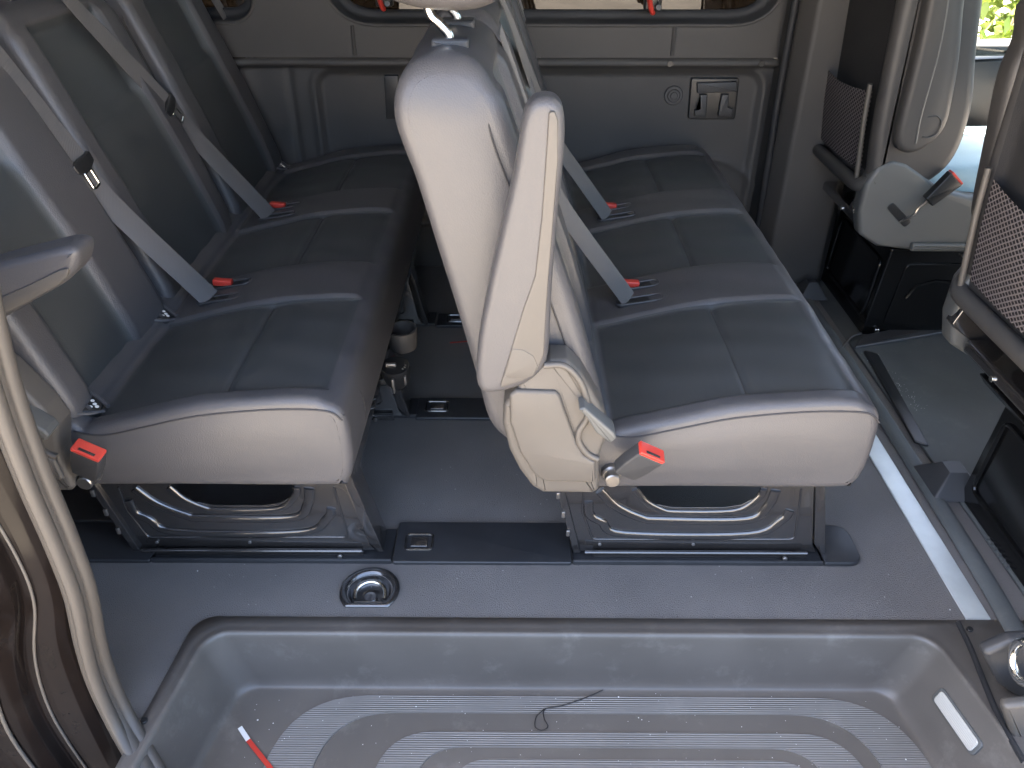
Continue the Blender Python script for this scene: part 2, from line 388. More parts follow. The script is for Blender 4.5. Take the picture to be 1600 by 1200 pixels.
# rear wall, roof, outer skin, pillars
mb = MB(); box(mb, -2.36, -2.30, .45, 2.66, -.1, 1.90, .01); mb.build('rear_door', 'wall', van)
mb = MB()
box(mb, -2.36, 2.0, .52, 2.7, 1.90, 1.94, .01); mb.build('roof', 'lining', van)
mb = MB(); box(mb, -2.36, 1.0, 2.663, 2.70, -.5, .78, .01); box(mb, -2.36, 2.0, 2.663, 2.70, 1.34, 1.90, .01); box(mb, -.77, -.60, 2.663, 2.70, .78, 1.34, .01); box(mb, .81, 1.02, 2.663, 2.70, .78, 1.34, .01); box(mb, 1.0, 2.9, 2.663, 2.70, -.5, .70, .01)
mb.build('outer_skin', 'paint', van)
# near-side bodywork behind the door opening (the slid-back door) and ahead of it; unseen pillar and front door added to keep light off the cab
mb = MB(); box(mb, -2.36, -1.02, .50, .62, -.5, 1.90, .02); mb.build('slid_door', 'paint', van)
mb = MB(); box(mb, -1.02, 1.98, .50, .62, 1.72, 1.90, .02); mb.build('door_header', 'paint', van)
mb = MB(); box(mb, 1.10, 1.22, .50, .70, -.3, 1.72, .02); mb.build('door_pillar', 'wall', van)
mb = MB(); box(mb, 1.225, 2.4, .50, .60, -.5, .76, .02); mb.build('passenger_door', 'trim_dark', van)
mb = MB(); box(mb, 1.225, 1.98, .545, .549, .761, 1.715, .001); mb.build('side_glass', 'clear', van)
# central pillar on the far wall between rear cabin and cab
PB = fillet([(.800, 2.60), (.815, 2.50), (.845, 2.44), (1.02, 2.44), (1.06, 2.50), (1.08, 2.64), (.8, 2.64)], .02, None)
mb = MB(); slab(mb, PB, 0, 1.9, 0, ax='z'); mb.build('pillar', 'wall', van)
mb = MB()
path = cr([(.812, 2.52, .0), (.808, 2.51, .30), (.800, 2.51, .60), (.800, 2.51, .9), (.80, 2.51, 1.5)], 6)
tube(mb, path, .012, 10); mb.build('pillar_gap', 'rubber', van)
# cab: floor, door, dashboard, windscreen
mb = MB(); box(mb, .995, 2.4, .45, 2.66, -.03, -.004, .004); mb.build('cab_floor', 'mat', van)
mb = MB(); slab(mb, fillet([(1.0, -.0), (1.05, 0), (2.4, 0), (2.4, .735), (1.75, .72), (1.3, .70), (1.05, .70)], .01, None), 2.58, 2.655, .01)
cabdoor = mb.build('cab_door', 'trim_dark', van)
mb = MB(); slab(mb, fillet(px(2.55, [(1495, 66), (1585, 66), (1590, 82), (1497, 84)]), .004, None), 2.50, 2.60, .008); mb.build('arm_ledge', 'grey', cabdoor)
mb = MB(); slab(mb, fillet([(1.55, .62), (2.4, .62), (2.4, .80), (2.1, .80), (1.9, .73), (1.6, .70)], .03, .02), .62, 2.575, .03)
mb.build('dashboard', 'trim_dark', van)
mb = MB(); slab(mb, fillet([(2.40, .8), (2.405, .8), (1.98, 1.9), (1.975, 1.9)], 0, None), .62, 2.64, 0); mb.build('windscreen', 'clear', van)
mb = MB(); tube(mb, cr([(2.36, 2.60, .74), (2.2, 2.61, .77), (1.5, 2.62, .745), (1.02, 2.62, .74)], 6), .022, 10, flat=.6)
mb.build('door_top_edge', 'grey', van)

# sliding door opening: seal, painted jamb, sill
SP = [at(u, v, 'y', y) for u, v, y in ((-60, 380, .80), (-30, 520, .80), (2, 630, .80), (45, 745, .80), (88, 845, .80), (118, 925, .80), (134, 1000, .80), (152, 1060, .795), (185, 1130, .775), (228, 1205, .72), (275, 1290, .65), (320, 1380, .58))]
SPv = cr([tuple(p) for p in SP], 6)
mb = MB(); n_ = len(SPv)
tube(mb, SPv, .0175, 16)
tube(mb, SPv+np.array([.017, .007, 0]), .0105, 14)
tube(mb, SPv+np.array([.008, -.016, 0]), .010, 14)
seal = mb.build('door_seal', 'seal', van, sharp=0)
mb = MB()
prof = [(-.012, .012), (-.022, -.004), (-.034, -.012), (-.060, -.014), (-.078, -.020), (-.082, -.040), (-.100, -.052), (-.128, -.056), (-.150, -.066), (-.156, -.10), (-.20, -.12), (-.30, -.13)]
prof = fillet(prof, .006, .006, closed=False)
V = []; m_ = len(prof)
JP = cr([tuple(p) for p in SP[:7]]+[(-.668, .795, .08), (-.668, .79, -.05), (-.665, .78, -.2), (-.66, .77, -.4), (-.66, .77, -.6)], 6); n_ = len(JP)
for k, p in enumerate(JP):
    wob = .010*math.sin(k*.25)
    for j, (a, b) in enumerate(prof):
        w = j/m_; V.append((p[0]+a*(1+.25*math.sin(k*.16+1))+wob*w*1.5, p[1]+b, p[2]))
F = [(k*m_+j, k*m_+j+1, (k+1)*m_+j+1, (k+1)*m_+j) for k in range(n_-1) for j in range(m_-1)]
mb.add(V, F); mb.build('door_jamb', 'paint', van, sharp=0)
for a_, b_, r_ in ((-.066, -.018, .0022), (-.104, -.056, .0030)):
    mb = MB(); tube(mb, [(p[0]+a_*(1+.25*math.sin(k*.16+1))+.006*math.sin(k*.25), p[1]+b_, p[2]) for k, p in enumerate(JP)], r_, 8); mb.build('jamb_highlight', 'trim', van)  # lighter ridges stand in for highlights along the black jamb's creases
# front edge trim of the opening with a lashing eye
mb = MB(); slab(mb, fillet(px(.84, [(1536, 1022), (1582, 1003), (1660, 998), (1660, 1100), (1588, 1090), (1562, 1072)]), .012, .01), .84, .866, .010, nr=5)
ft = mb.build('eye_housing', 'trim_dark', van, sharp=60)
mb = MB(); slab(mb, fillet(px(.78, [(1562, 1098), (1660, 1088), (1660, 1300), (1612, 1260), (1590, 1180)]), .012, .01), .772, .792, .008, nr=5); mb.build('sill_trim', 'trim', van, sharp=60)
p = at(1600, 1035, 'y', .80)
mb = MB(); tube(mb, [(p.x, p.y+.028*math.cos(t), p.z+.034*math.sin(t)) for t in np.linspace(0, 2*math.pi, 28, endpoint=False)], .007, 10, closed=True)
mb.build('eye_ring', 'chrome', ft)
mb = MB(); tube(mb, cr([tuple(at(u, v, 'z', .004)) for u, v in ((1497, 973), (1516, 1012), (1536, 1062), (1558, 1115), (1582, 1160), (1600, 1190))], 6), .0055, 8)
mb.build('edge_seal', 'rubber', van)
mb = MB(); slab(mb, fillet([(-.75, .50), (1.1, .50), (1.1, .545), (-.75, .545)], .01, None), -.30, .0, .01, ax='z'); mb.build('door_sill', 'seal', van)

# ================================================================== STEP TRAY
tray = empty('step_tray', (0, .75, 0), 'dark moulded plastic entrance step tray sunk in the floor at the open door', 'step tray')
L0 = Vector(tray.location)
def loc(mbx): # to tray-local
    for i in range(len(mbx.v)): mbx.v[i] = mbx.v[i]-np.array(L0)
    return mbx
n = 260
rc = [0, .046, .046, 0]; rb = [0, .042, .042, 0]
def ring_c(pts, radii, na=24, ns=41):
    P = [np.array(p, float) for p in pts]; m = len(P); arcs = []
    for i in range(m):
        a, b, c = P[i-1], P[i], P[(i+1) % m]; u = (a-b)/np.linalg.norm(a-b); w = (c-b)/np.linalg.norm(c-b)
        ang = math.acos(np.clip(u@w, -1, 1)); r = max(radii[i], .002); d = r/math.tan(ang/2); ctr = b+(u+w)/np.linalg.norm(u+w)*r/math.sin(ang/2)
        p0, p1 = b+u*d, b+w*d; t0 = math.atan2(*(p0-ctr)[::-1]); t1 = math.atan2(*(p1-ctr)[::-1]); dt = (t1-t0+math.pi) % (2*math.pi)-math.pi
        arcs.append([ctr+r*np.array([math.cos(t0+dt*k/na), math.sin(t0+dt*k/na)]) for k in range(na+1)])
    out = []
    for i in range(m):
        out += arcs[i]; e, f = arcs[i][-1], arcs[(i+1) % m][0]; out += [e+(f-e)*k/ns for k in range(1, ns)]
    return np.array(out)
R0 = ring_c(RIM, rc); RB = ring_c(BOT, rb); n = len(R0)
Nn = onorm(R0); Nb = onorm(RB)
FOr = ring_c([(-.655, .50), (-.607, 1.0125), (.992, 1.0125), (.992, .50)], [0, .045, .01, 0])
rings = [(FOr, .0005), (FOr, .0030), (R0+Nn*.020, .0032), (R0+Nn*.012, .0040), (R0+Nn*.006, .0062), (R0+Nn*.001, .0058), (R0-Nn*.002, .001), (R0-Nn*.0035, -.006)]
for t in (.12, .3, .5, .7, .88): rings.append(((R0-Nn*.004)*(1-t)+(RB+Nb*.006)*t, -.006-.128*t))
rings += [(RB+Nb*.002, -.1350), (RB-Nb*.0015, -.1375), (RB-Nb*.006, -.1385), (RB-Nb*.016, -.140)]
V = np.concatenate([np.c_[q, np.full(n, z)] for q, z in rings])
F = [(k*n+a, k*n+(a+1) % n, (k+1)*n+(a+1) % n, (k+1)*n+a) for k in range(len(rings)-1) for a in range(n)]
F.append(tuple(range((len(rings)-1)*n, len(rings)*n)))
mb = MB(); mb.add(V, F); loc(mb).build('tray', 'tray', tray, sharp=0)
# flange plate lying on the cut-out, reaching right under the metal strip end
ZB = -.1395
def band(mb, x0, x1, y1, t, r, z0, z1, y0=.56, flare=.10):
    """U-shaped raised band, open towards the door"""
    o = fillet([(x0-flare*(y1-y0), y0), (x0, y1), (x1, y1), (x1+flare*(y1-y0), y0)], [0, r, r, 0], .01, closed=False)
    i_ = fillet([(x0+t-flare*(y1-y0), y0), (x0+t, y1-t*.42), (x1-t, y1-t*.42), (x1-t+flare*(y1-y0), y0)], [0, r*.8, r*.8, 0], .01, closed=False)
    k = 150
    def rs(Q):
        s = np.r_[0, np.cumsum(np.linalg.norm(np.diff(Q, axis=0), axis=1))]; tt = np.linspace(0, s[-1], k)
        return np.stack([np.interp(tt, s, Q[:, 0]), np.interp(tt, s, Q[:, 1])], 1)
    o, i_ = rs(o), rs(i_)
    V = np.concatenate([np.c_[o, np.full(k, z0)], np.c_[o*.997+i_*.003, np.full(k, z1)], np.c_[i_*.997+o*.003, np.full(k, z1)], np.c_[i_, np.full(k, z0)]])
    F = [(a*k+b, a*k+b+1, (a+1)*k+b+1, (a+1)*k+b) for a in range(3) for b in range(k-1)]
    mb.add(V, F); return mb
for (u0, v0), (u1, v1), t, r in (((455, 1087), (1395, 1092), .085, .17), ((600, 1144), (1325, 1146), .072, .11), ((712, 1188), (1262, 1188), .07, .07)):
    a = at(u0, v0, 'z', ZB); b = at(u1, v1, 'z', ZB)
    mb = MB(); band(mb, a.x, b.x, (a.y+b.y)/2, t, r, ZB-.001, ZB+.0025); loc(mb).build('tread_pad', 'tread', tray, sharp=30)
# step lamp on the right wall
wa = np.array(RIM[2]+(0,)); wb_ = np.array(RIM[3]+(0,)); ba = np.array(BOT[2]+(-.14,))
dirx = (wb_-wa)/np.linalg.norm(wb_-wa); dn = ba-wa; dn -= dirx*(dn@dirx); dn /= np.linalg.norm(dn); nrm = np.cross(dn, dirx)
if nrm[0] > 0: nrm = -nrm
bestp = None
for (u, v) in ((1496, 1126),):
    d = _f + _r*((u-800)/CAM_F) - _u*((v-600)/CAM_F); t = np.dot(wa-np.array([0, 0, CAM_H]), nrm)/np.dot(np.array(d), nrm); lc = np.array([0, 0, CAM_H])+np.array(d)*t
lm = MB(); slab(lm, fillet([(-.058, -.017), (.058, -.017), (.058, .017), (-.058, .017)], .010, None), -.004, .004, .002, ax='z')
LM = np.eye(4); LM[:3, 0] = dirx; LM[:3, 1] = dn; LM[:3, 2] = nrm; LM[:3, 3] = lc
xform(lm, LM); lamp = loc(lm).build('step_lamp', 'grey', tray)
lm = MB(); slab(lm, fillet([(-.052, -.0135), (.052, -.0135), (.052, .0135), (-.052, .0135)], .008, None), .003, .0065, .002, ax='z'); xform(lm, LM); loc(lm).build('lamp_lens', 'lens', lamp)
for u, v in ((225, 1127), (1515, 984)):
    p = at(u, v, 'z', .003); mb = MB(); cyl(mb, (p.x, p.y, .002), (0, 0, 1), .006, .005, 14); loc(mb).build('screw', 'black', tray)

# ================================================================== FLOOR FITTINGS
o = at(1497, 971, 'z', 0); t = at(1345, 690, 'z', 0)
mb = MB(); slab(mb, [(.858, 1.016), (.905, 1.016), (.912, 2.55), (.862, 2.55)], .0, .004, .0015, ax='z')
tag(mb.build('threshold_strip', 'steel'), 'bright brushed metal strip on the floor between bench and cab', 'floor strip')
mb = MB()
tube(mb, cr([(.935, .97, .004), (.945, 1.2, .006), (.955, 1.8, .006), (.955, 2.5, .006)], 5), .020, 12, flat=.5)
tag(mb.build('floor_ridge', 'mat'), 'black raised rubber ridge running beside the bright metal strip', 'floor ridge')
# cab mat
mt = empty('floor_mat', (1.2, 1.6, 0), 'dusty black rubber mat on the cab floor between the front seats', 'floor mat')
mb = MB(); slab(mb, fillet([(1.0, .95), (1.98, .95), (1.98, 2.2), (1.40, 2.22), (1.05, 2.08), (1.0, 2.06)], .03, .03), 0.0, .008, .003, ax='z')
xform(mb, Matrix.Translation((-1.2, -1.6, 0))); mb.build('mat_sheet', 'mat', mt)
mb = MB(); slab(mb, fillet(pf(.012, [(1334, 545), (1346, 526), (1500, 496), (1600, 480), (1600, 501), (1500, 516)]), .004, None), 0.007, .018, .003, ax='z')
xform(mb, Matrix.Translation((-1.2, -1.6, 0))); mb.build('raised_lip', 'trim_dark', mt)
mb = MB(); slab(mb, fillet([(.985, 1.56), (1.015, 1.54), (1.055, 1.98), (1.02, 2.0)], .006, None), 0.006, .014, .003, ax='z')
xform(mb, Matrix.Translation((-1.2, -1.6, 0))); mb.build('heel_groove', 'black', mt)
mb = MB()
for k in range(6):
    c_ = np.array([1.03+.0*k, 1.16+.016*k, .0085]); tube(mb, cr([c_+(-.035, -.02, 0), c_+(0, 0, 0), c_+(.035, -.028, 0)], 4), .0022, 6)
for b_ in range(len(mb.v)): mb.v[b_] = mb.v[b_]-np.array([1.2, 1.6, 0])
mb.build('grip_ribs', 'mat', mt)
q_ = [Vector(at(u, v, 'z', .012)) for u, v in ((1286, 547), (1306, 548), (1318, 540), (1330, 526), (1345, 521))]
mb = MB(); tube(mb, cr([tuple(p-q_[0]) for p in q_], 6), .004, 8); tag(mb.build('edge_clip', 'seal', loc=tuple(q_[0])), 'small bent beige clip on the floor between bench front and far seat box', 'clip')
# pyramids at the mat corners
for u, v, s, lab in ((1480, 745, .06, 'grey pyramid shaped floor cover beside the passenger seat box'), (1264, 448, .045, 'small grey pyramid shaped floor cover at the foot of the far pillar')):
    p = at(u, v+15, 'z', .0); mb = MB()
    b0 = fillet([(-s, -s), (s, -s), (s, s), (-s, s)], .008, None); n4 = len(b0)
    V = np.concatenate([np.c_[b0*k, np.full(n4, z)] for k, z in ((1.05, 0.009), (1, .014), (.42, .052), (.34, .058))])
    F = [(k*n4+i, k*n4+(i+1) % n4, (k+1)*n4+(i+1) % n4, (k+1)*n4+i) for k in range(3) for i in range(n4)]+[tuple(range(3*n4, 4*n4))]
    mb.add(V, F); tag(mb.build('bolt_cover', 'trim_dark', loc=(p.x, p.y, 0), sharp=30), lab, 'bolt cover', 'pyramid bolt covers')
# seat rails and their covers
def cover(name, x0, x1, y0, y1, label, latch=None, r=.006, rr=None, z=.010, group='black rail covers on the cabin floor'):
    c = ((x0+x1)/2, y0, 0); t = empty(name, c, label, 'rail cover', group)
    mb = MB(); O = fillet([(x0, y0), (x1, y0), (x1, y1), (x0, y1)], rr if rr else r, .02)
    slab(mb, O-np.array([c[0], c[1]]), .0005, z, .003, ax='z'); mb.build('cover_plate', 'plate', t)
    if latch:
        lx, ly = latch
        mb = MB(); tube(mb, [(lx-c[0]+a, ly-c[1]+b, z+.001) for a, b in fillet([(-.028, -.022), (.028, -.022), (.028, .022), (-.028, .022)], .008, None)], .0028, 8, closed=True)
        lt = mb.build('latch_frame', 'metal', t)
        mb = MB(); box(mb, lx-c[0]-.018, lx-c[0]+.018, ly-c[1]-.014, ly-c[1]+.014, z-.002, z+.003, .002); mb.build('latch_button', 'metal', lt)
    return t
cover('rail_cover', -.253, .115, 1.149, 1.268, 'black rail cover plate between the two bench bases nearest the door', (-.203, 1.205))
cover('rail_cover', -.262, .115, 1.655, 1.748, 'black rail cover plate between the benches in the middle of the floor', (-.208, 1.705))
cover('rail_cover', -.250, .115, 2.146, 2.225, 'farthest black rail cover plate between the benches near the far wall', (-.19, 2.19))
cover('rail_cover', -1.6, -.752, 1.150, 1.262, 'long black rail cover plate behind the rear bench base by the door seal', None)
cover('rail_cover', .632, .712, 1.150, 1.262, 'short black rail end cover with rounded corners in front of the front bench base', None, rr=[.004, .03, .035, .004], z=.012)
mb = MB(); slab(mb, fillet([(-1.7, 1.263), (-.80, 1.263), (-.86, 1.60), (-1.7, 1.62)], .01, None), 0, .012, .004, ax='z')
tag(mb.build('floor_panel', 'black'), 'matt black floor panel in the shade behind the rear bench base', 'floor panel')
for i, (y0, y1) in enumerate(((1.152, 1.20), (1.665, 1.70), (2.155, 2.19))):
  for j, (x0, x1) in enumerate(((-.75, -.256), (.118, .63))):
    mb = MB(); O = fillet([(y0, .0005), (y1+.05, .0005), (y1+.05, .006), (y0+.010, .006), (y0+.004, .012), (y0, .010)], .001, None)
    slab(mb, O, x0, x1, .001, ax='x')
    tag(mb.build('seat_rail', 'plate'), ('black steel seat rail on the floor under the %s bench, %s' % (('rear', 'front')[j], ('nearest the door', 'in the middle', 'near the far wall')[i])), 'seat rail', 'black seat rails in the floor')
# lashing cup in the floor
cup = empty('lashing_cup', (-.289, 1.080, 0), 'round black lashing ring cup set in the grey floor before the step', 'lashing cup')
def dshape(r, cutv): return np.array([(r*math.cos(t), max(r*math.sin(t), cutv)) for t in np.linspace(0, 2*math.pi, 48, endpoint=False)])
cup.scale = (1.27, 1.27, 1.27)
pr = [(.047, .0012), (.046, .004), (.040, .005), (.036, .003), (.033, -.006), (.028, -.016), (.018, -.020)]
V = np.concatenate([np.c_[dshape(r, -.72*r), np.full(48, z)] for r, z in pr])
F = [(k*48+i, k*48+(i+1) % 48, (k+1)*48+(i+1) % 48, (k+1)*48+i) for k in range(len(pr)-1) for i in range(48)]+[tuple(range(6*48, 7*48))]
mb = MB(); mb.add(V, F); mb.build('pan', 'metal', cup, sharp=0)
mb = MB(); tube(mb, [(.024*math.cos(t), .022*math.sin(t)-.003, -.006+.006*math.sin(t)) for t in np.linspace(-.3, math.pi+.3, 18)], .0035, 10)
mb.build('ring', 'chrome', cup)
mb = MB(); cyl(mb, (0, -.002, -.020), (0, 0, 1), .011, .009, 20); mb.build('bolt_head', 'metal', cup)
mb = MB(); box(mb, -.022, .022, -.023, -.018, -.008, -.002, .002); mb.build('bar', 'bolt', cup)

# litter
p0 = at(375, 1137, 'z', ZB+.002); p1 = at(388, 1157, 'z', ZB+.002); p2 = at(422, 1200, 'z', ZB+.004); p3 = at(450, 1240, 'z', ZB+.004)
wr = empty('plastic_strip', tuple(p0), 'red plastic strip with white tip lying on the ribbed step tray', 'plastic strip')
mb = MB(); ribbon(mb, [Vector((0, 0, .001)), (p1-p0)*.5+Vector((0, 0, .001)), (p1-p0)+Vector((0, 0, .001))], np.cross(np.array(p1-p0), (0, 0, 1)), .0085, .001); mb.build('white_tip', 'white', wr)
mb = MB(); ribbon(mb, [p1-p0+Vector((0, 0, .001)), p2-p0+Vector((0, 0, .002)), p3-p0], np.cross(np.array(p2-p1), (0, 0, 1)), .0085, .001); mb.build('red_band', 'red', wr)
a = at(703, 536, 'z', .002); b = at(760, 530, 'z', .002)
mb = MB(); ribbon(mb, [(0, 0, .001), (b-a)*.5, (b-a)], (0, 1, 0), .006, .001); tag(mb.build('red_strip', 'red', loc=tuple(a)), 'thin red strip lying on the dark floor behind the front bench', 'plastic strip')
hp = [(942, 1078), (915, 1090), (880, 1102), (852, 1108), (850, 1122), (856, 1135), (846, 1141), (836, 1135), (838, 1120), (850, 1108)]
hb = at(850, 1108, 'z', ZB+.004)
mb = MB(); tube(mb, cr([tuple(at(u, v, 'z', ZB+.005)-hb) for u, v in hp], 8), .0011, 6)
tag(mb.build('thread', 'hair', loc=tuple(hb)), 'loose dark curled thread lying across the step tray', 'thread')
# crumbs: uncountable specks
mb = MB(); pts = []
for _ in range(120):
    x = rng.uniform(-.5, .74); y = rng.uniform(.78, .95); pts.append((x, y, ZB+.003))
for _ in range(45): pts.append((rng.uniform(-.7, .85), rng.uniform(1.02, 1.15), .001))
for _ in range(25): pts.append((rng.uniform(-.25, .1), rng.uniform(1.27, 1.64), .001))
for _ in range(110):
    t = rng.random(); pts.append((1.02+.05*t+rng.normal()*.012, 2.0-.28*t+rng.normal()*.03, .0085))
for x, y, z in pts:
    s = rng.uniform(.0005, .0011)*(1.8 if rng.random() < .06 else 1); a = rng.uniform(0, 6.28); q = np.array([(math.cos(a+k*1.57)*s*rng.uniform(.6, 1.3), math.sin(a+k*1.57)*s) for k in range(4)])
    mb.add([(x+q[k][0], y+q[k][1], z) for k in range(4)]+[(x, y, z+s*.8)], [(0, 1, 4), (1, 2, 4), (2, 3, 4), (3, 0, 4)])
tag(mb.build('crumbs', 'white', sharp=0), kind='stuff')
bpy.data.objects['crumbs']['label'] = 'pale crumbs and grit scattered over the step tray and the floor'; bpy.data.objects['crumbs']['category'] = 'crumbs'

# ================================================================== BENCHES (built once in bench space: x forward, y across from the door side, z up)
BY = 1.09; DX = -.915; BW = 1.47
PAN = [(.045, .385), (.565, .885), (1.055, 1.385)]
TOP = [(.03, .375), (.06, .405), (.11, .416), (.150, .398), (.172, .384), (.26, .405), (.37, .432), (.48, .445), (.565, .447), (.608, .434), (.6235, .400), (.6245, .32), (.612, .272), (.575, .258), (.30, .258), (.10, .258), (.04, .275), (.03, .33)]
def topz(x): return float(np.interp(x, [p[0] for p in TOP[:9]], [p[1] for p in TOP[:9]]))
def cdisp(x, h, z, nn):
    up = np.clip((nn[:, 1]-.3)/.4, 0, 1); fr = np.clip((nn[:, 0]-.3)/.5, 0, 1)*(z < .44)
    d = np.zeros_like(x)
    inx = sstep(x, .164, .174)*(1-sstep(x, .575, .595)); mid = np.zeros_like(x)
    for a, b in PAN:
        iny = sstep(h, a-.006, a+.010)*(1-sstep(h, b-.010, b+.006)); mid += iny
        c = (h-(a+b)/2)/((b-a)/2)
        d += up*inx*iny*(-.0065+.004*(1-c*c))
        d -= up*inx*(G(h-a, .0048)+G(h-b, .0048))*.0050
        d -= up*iny*G(x-.405, .0055)*.0050
        d -= up*iny*G(x-.405, .030)*.0030
    d += up*(1-np.clip(mid, 0, 1))*.005*inx
    d -= up*G(x-.168, .004)*.004
    d += fr*.003*np.cos((h-.7)*2.2)
    d += .0009*np.sin(h*23+x*9)*np.sin(x*31+h*5)*up + .0007*np.sin(h*61+x*17)*up
    return d
def cmat(x, y, z):
    if .169 < x < .588 and z > .38:
        for a, b in PAN:
            if a < y < b: return 1
    return 0
def wf_rel(o, n_=None): return o
def make_cushion(root):
    O = fillet(cr(TOP, 5, closed=True), 0, None); O = fillet(O, 0, .0048)
    mb = MB(); slab(mb, O, 0, BW, .017, step=.0048, disp=cdisp, mfun=cmat, nr=6, cap=0, bulge=.006)
    cu = mb.build('cushion', ['leather', 'leather_dark'], root, sharp=0)
    mb = MB()
    ps = [(.15, topz(.15)), (.20, topz(.2)), (.28, topz(.28)), (.37, topz(.37)), (.48, topz(.48)), (.56, topz(.56)), (.60, .441), (.618, .424)]
    tube(mb, cr([(x, -.0006, z-.0145) for x, z in ps], 5), .0017, 6); mb.build('seam', 'stitch', cu)
    mb = MB(); tube(mb, cr([(.6190, .008, .414), (.6175, .06, .4195), (.617, .3, .420), (.617, .7, .420), (.617, 1.1, .420), (.617, 1.44, .420)], 6), .0013, 6)
    mb.build('seam', 'stitch', cu)
    for y_ in (.10, .475, .97):
        mb = MB(); tube(mb, cr([(.6185, y_-.01, .417), (.6250, y_+.025, .385), (.6262, y_+.04, .33), (.6200, y_+.045, .29)], 6), .0012, 6); mb.build('seam', 'stitch', cu)
    from mathutils.bvhtree import BVHTree
    tree = BVHTree.FromPolygons([v.co for v in cu.data.vertices], [tuple(p.vertices) for p in cu.data.polygons])
    def drape(pts, r_=.0010):
        q = []
        for x, y in cr(pts, 14):
            h = tree.ray_cast(Vector((x, y, .6)), Vector((0, 0, -1)))
            if h[0] is not None: q.append((x, y, h[0].z+.0004))
        mb = MB(); tube(mb, q, r_, 6); mb.build('seam', 'stitch', cu)
    for a, b in PAN:
        drape([(.172, a+.001), (.3, a+.001), (.45, a+.001), (.590, a+.001)]); drape([(.172, b-.001), (.3, b-.001), (.45, b-.001), (.590, b-.001)])
        drape([(.405, a+.006), (.405, (a+b)/2), (.405, b-.006)], .0008)
    for k, y_ in enumerate((.055, .395, 1.10, 1.40)):     # anchor cups in the rear roll
        mb = MB(); z_ = .414
        O2 = fillet([(.06, y_-.030), (.13, y_-.034), (.182, y_-.004), (.172, y_+.030), (.10, y_+.034), (.06, y_+.030)], .012, None)
        TC = Matrix.Translation((.115, y_, z_+.001)) @ Matrix.Rotation(.36, 4, 'Y') @ Matrix.Translation((-.115, -y_, -z_)); slab(mb, O2, z_-.02, z_+.0005, .003, ax='z'); xform(mb, TC); cp = mb.build('anchor_cup', 'black', cu); cp['slot_y'] = y_
        mb = MB()
        tube(mb, cr([(.055, y_+.032, z_+.003), (.10, y_+.038, z_+.004), (.15, y_+.033, z_), (.188, y_+.012, z_+.001)], 6), .0042, 8)
        tube(mb, cr([(.060, y_+.010, z_+.001), (.10, y_+.014, z_+.002), (.14, y_+.006, z_), (.165, y_-.008, z_+.001)], 6), .0032, 8)
        tube(mb, cr([(.06, y_-.030, z_), (.11, y_-.036, z_), (.16, y_-.024, z_), (.186, y_-.002, z_)], 6), .003, 8); xform(mb, TC)
        mb.build('cup_rim', 'leather', cp)
        mb = MB()
        for a_, b_, c_ in ((.162, y_-.002, 0), (.165, y_+.008, 0), (.171, y_+.003, 0), (.158, y_+.015, 0)):
            cyl(mb, (a_, b_, z_-.002), (0, 0, 1), .0036, .0035, 10)
        xform(mb, TC); mb.build('anchor_symbol', 'white', cp)
    for y_, kind in ((.445, 0), (.515, 1), (.935, 0), (1.0, 1)):       # slots for belts and buckles
        x0, z_ = (.262, topz(.27)+.004); mb = MB(); O2 = fillet([(x0-.045, y_-.014), (x0+.055, y_-.014), (x0+.055, y_+.014), (x0-.045, y_+.014)], .013, None)
        Tm = Matrix.Translation((x0, y_, z_)) @ Matrix.Rotation(-.17, 4, 'Y') @ Matrix.Translation((-x0, -y_, 0))
        slab(mb, O2, -.008, .0015, .001, ax='z'); xform(mb, Tm); sl_ = mb.build('belt_slot', 'black', cu)
        mb = MB(); tube(mb, [(p[0], p[1], .002) for p in O2], .0026, 8, closed=True); xform(mb, Tm); mb.build('slot_rim', 'trim_dark', sl_)
        if kind:
            mb = MB(); box(mb, x0-.030, x0+.012, y_-.009, y_+.009, .0, .014, .003); xform(mb, Tm @ Matrix.Translation((x0, 0, 0)) @ Matrix.Rotation(.25, 4, 'Y') @ Matrix.Translation((-x0, 0, 0))); mb.build('buckle_button', 'red', sl_)
    return cu
BO = [(.155, .33), (.148, .40), (.138, .45), (.096, .589), (.045, .735), (-.007, .881), (-.028, .935), (-.048, .968), (-.078, .984), (-.115, .985), (-.148, .972), (-.168, .945), (-.174, .905), (-.163, .86), (-.147, .81), (-.108, .657), (-.067, .478), (-.040, .38), (.02, .33), (.09, .315)]
def fx(z): return .138-.3515*(z-.45)
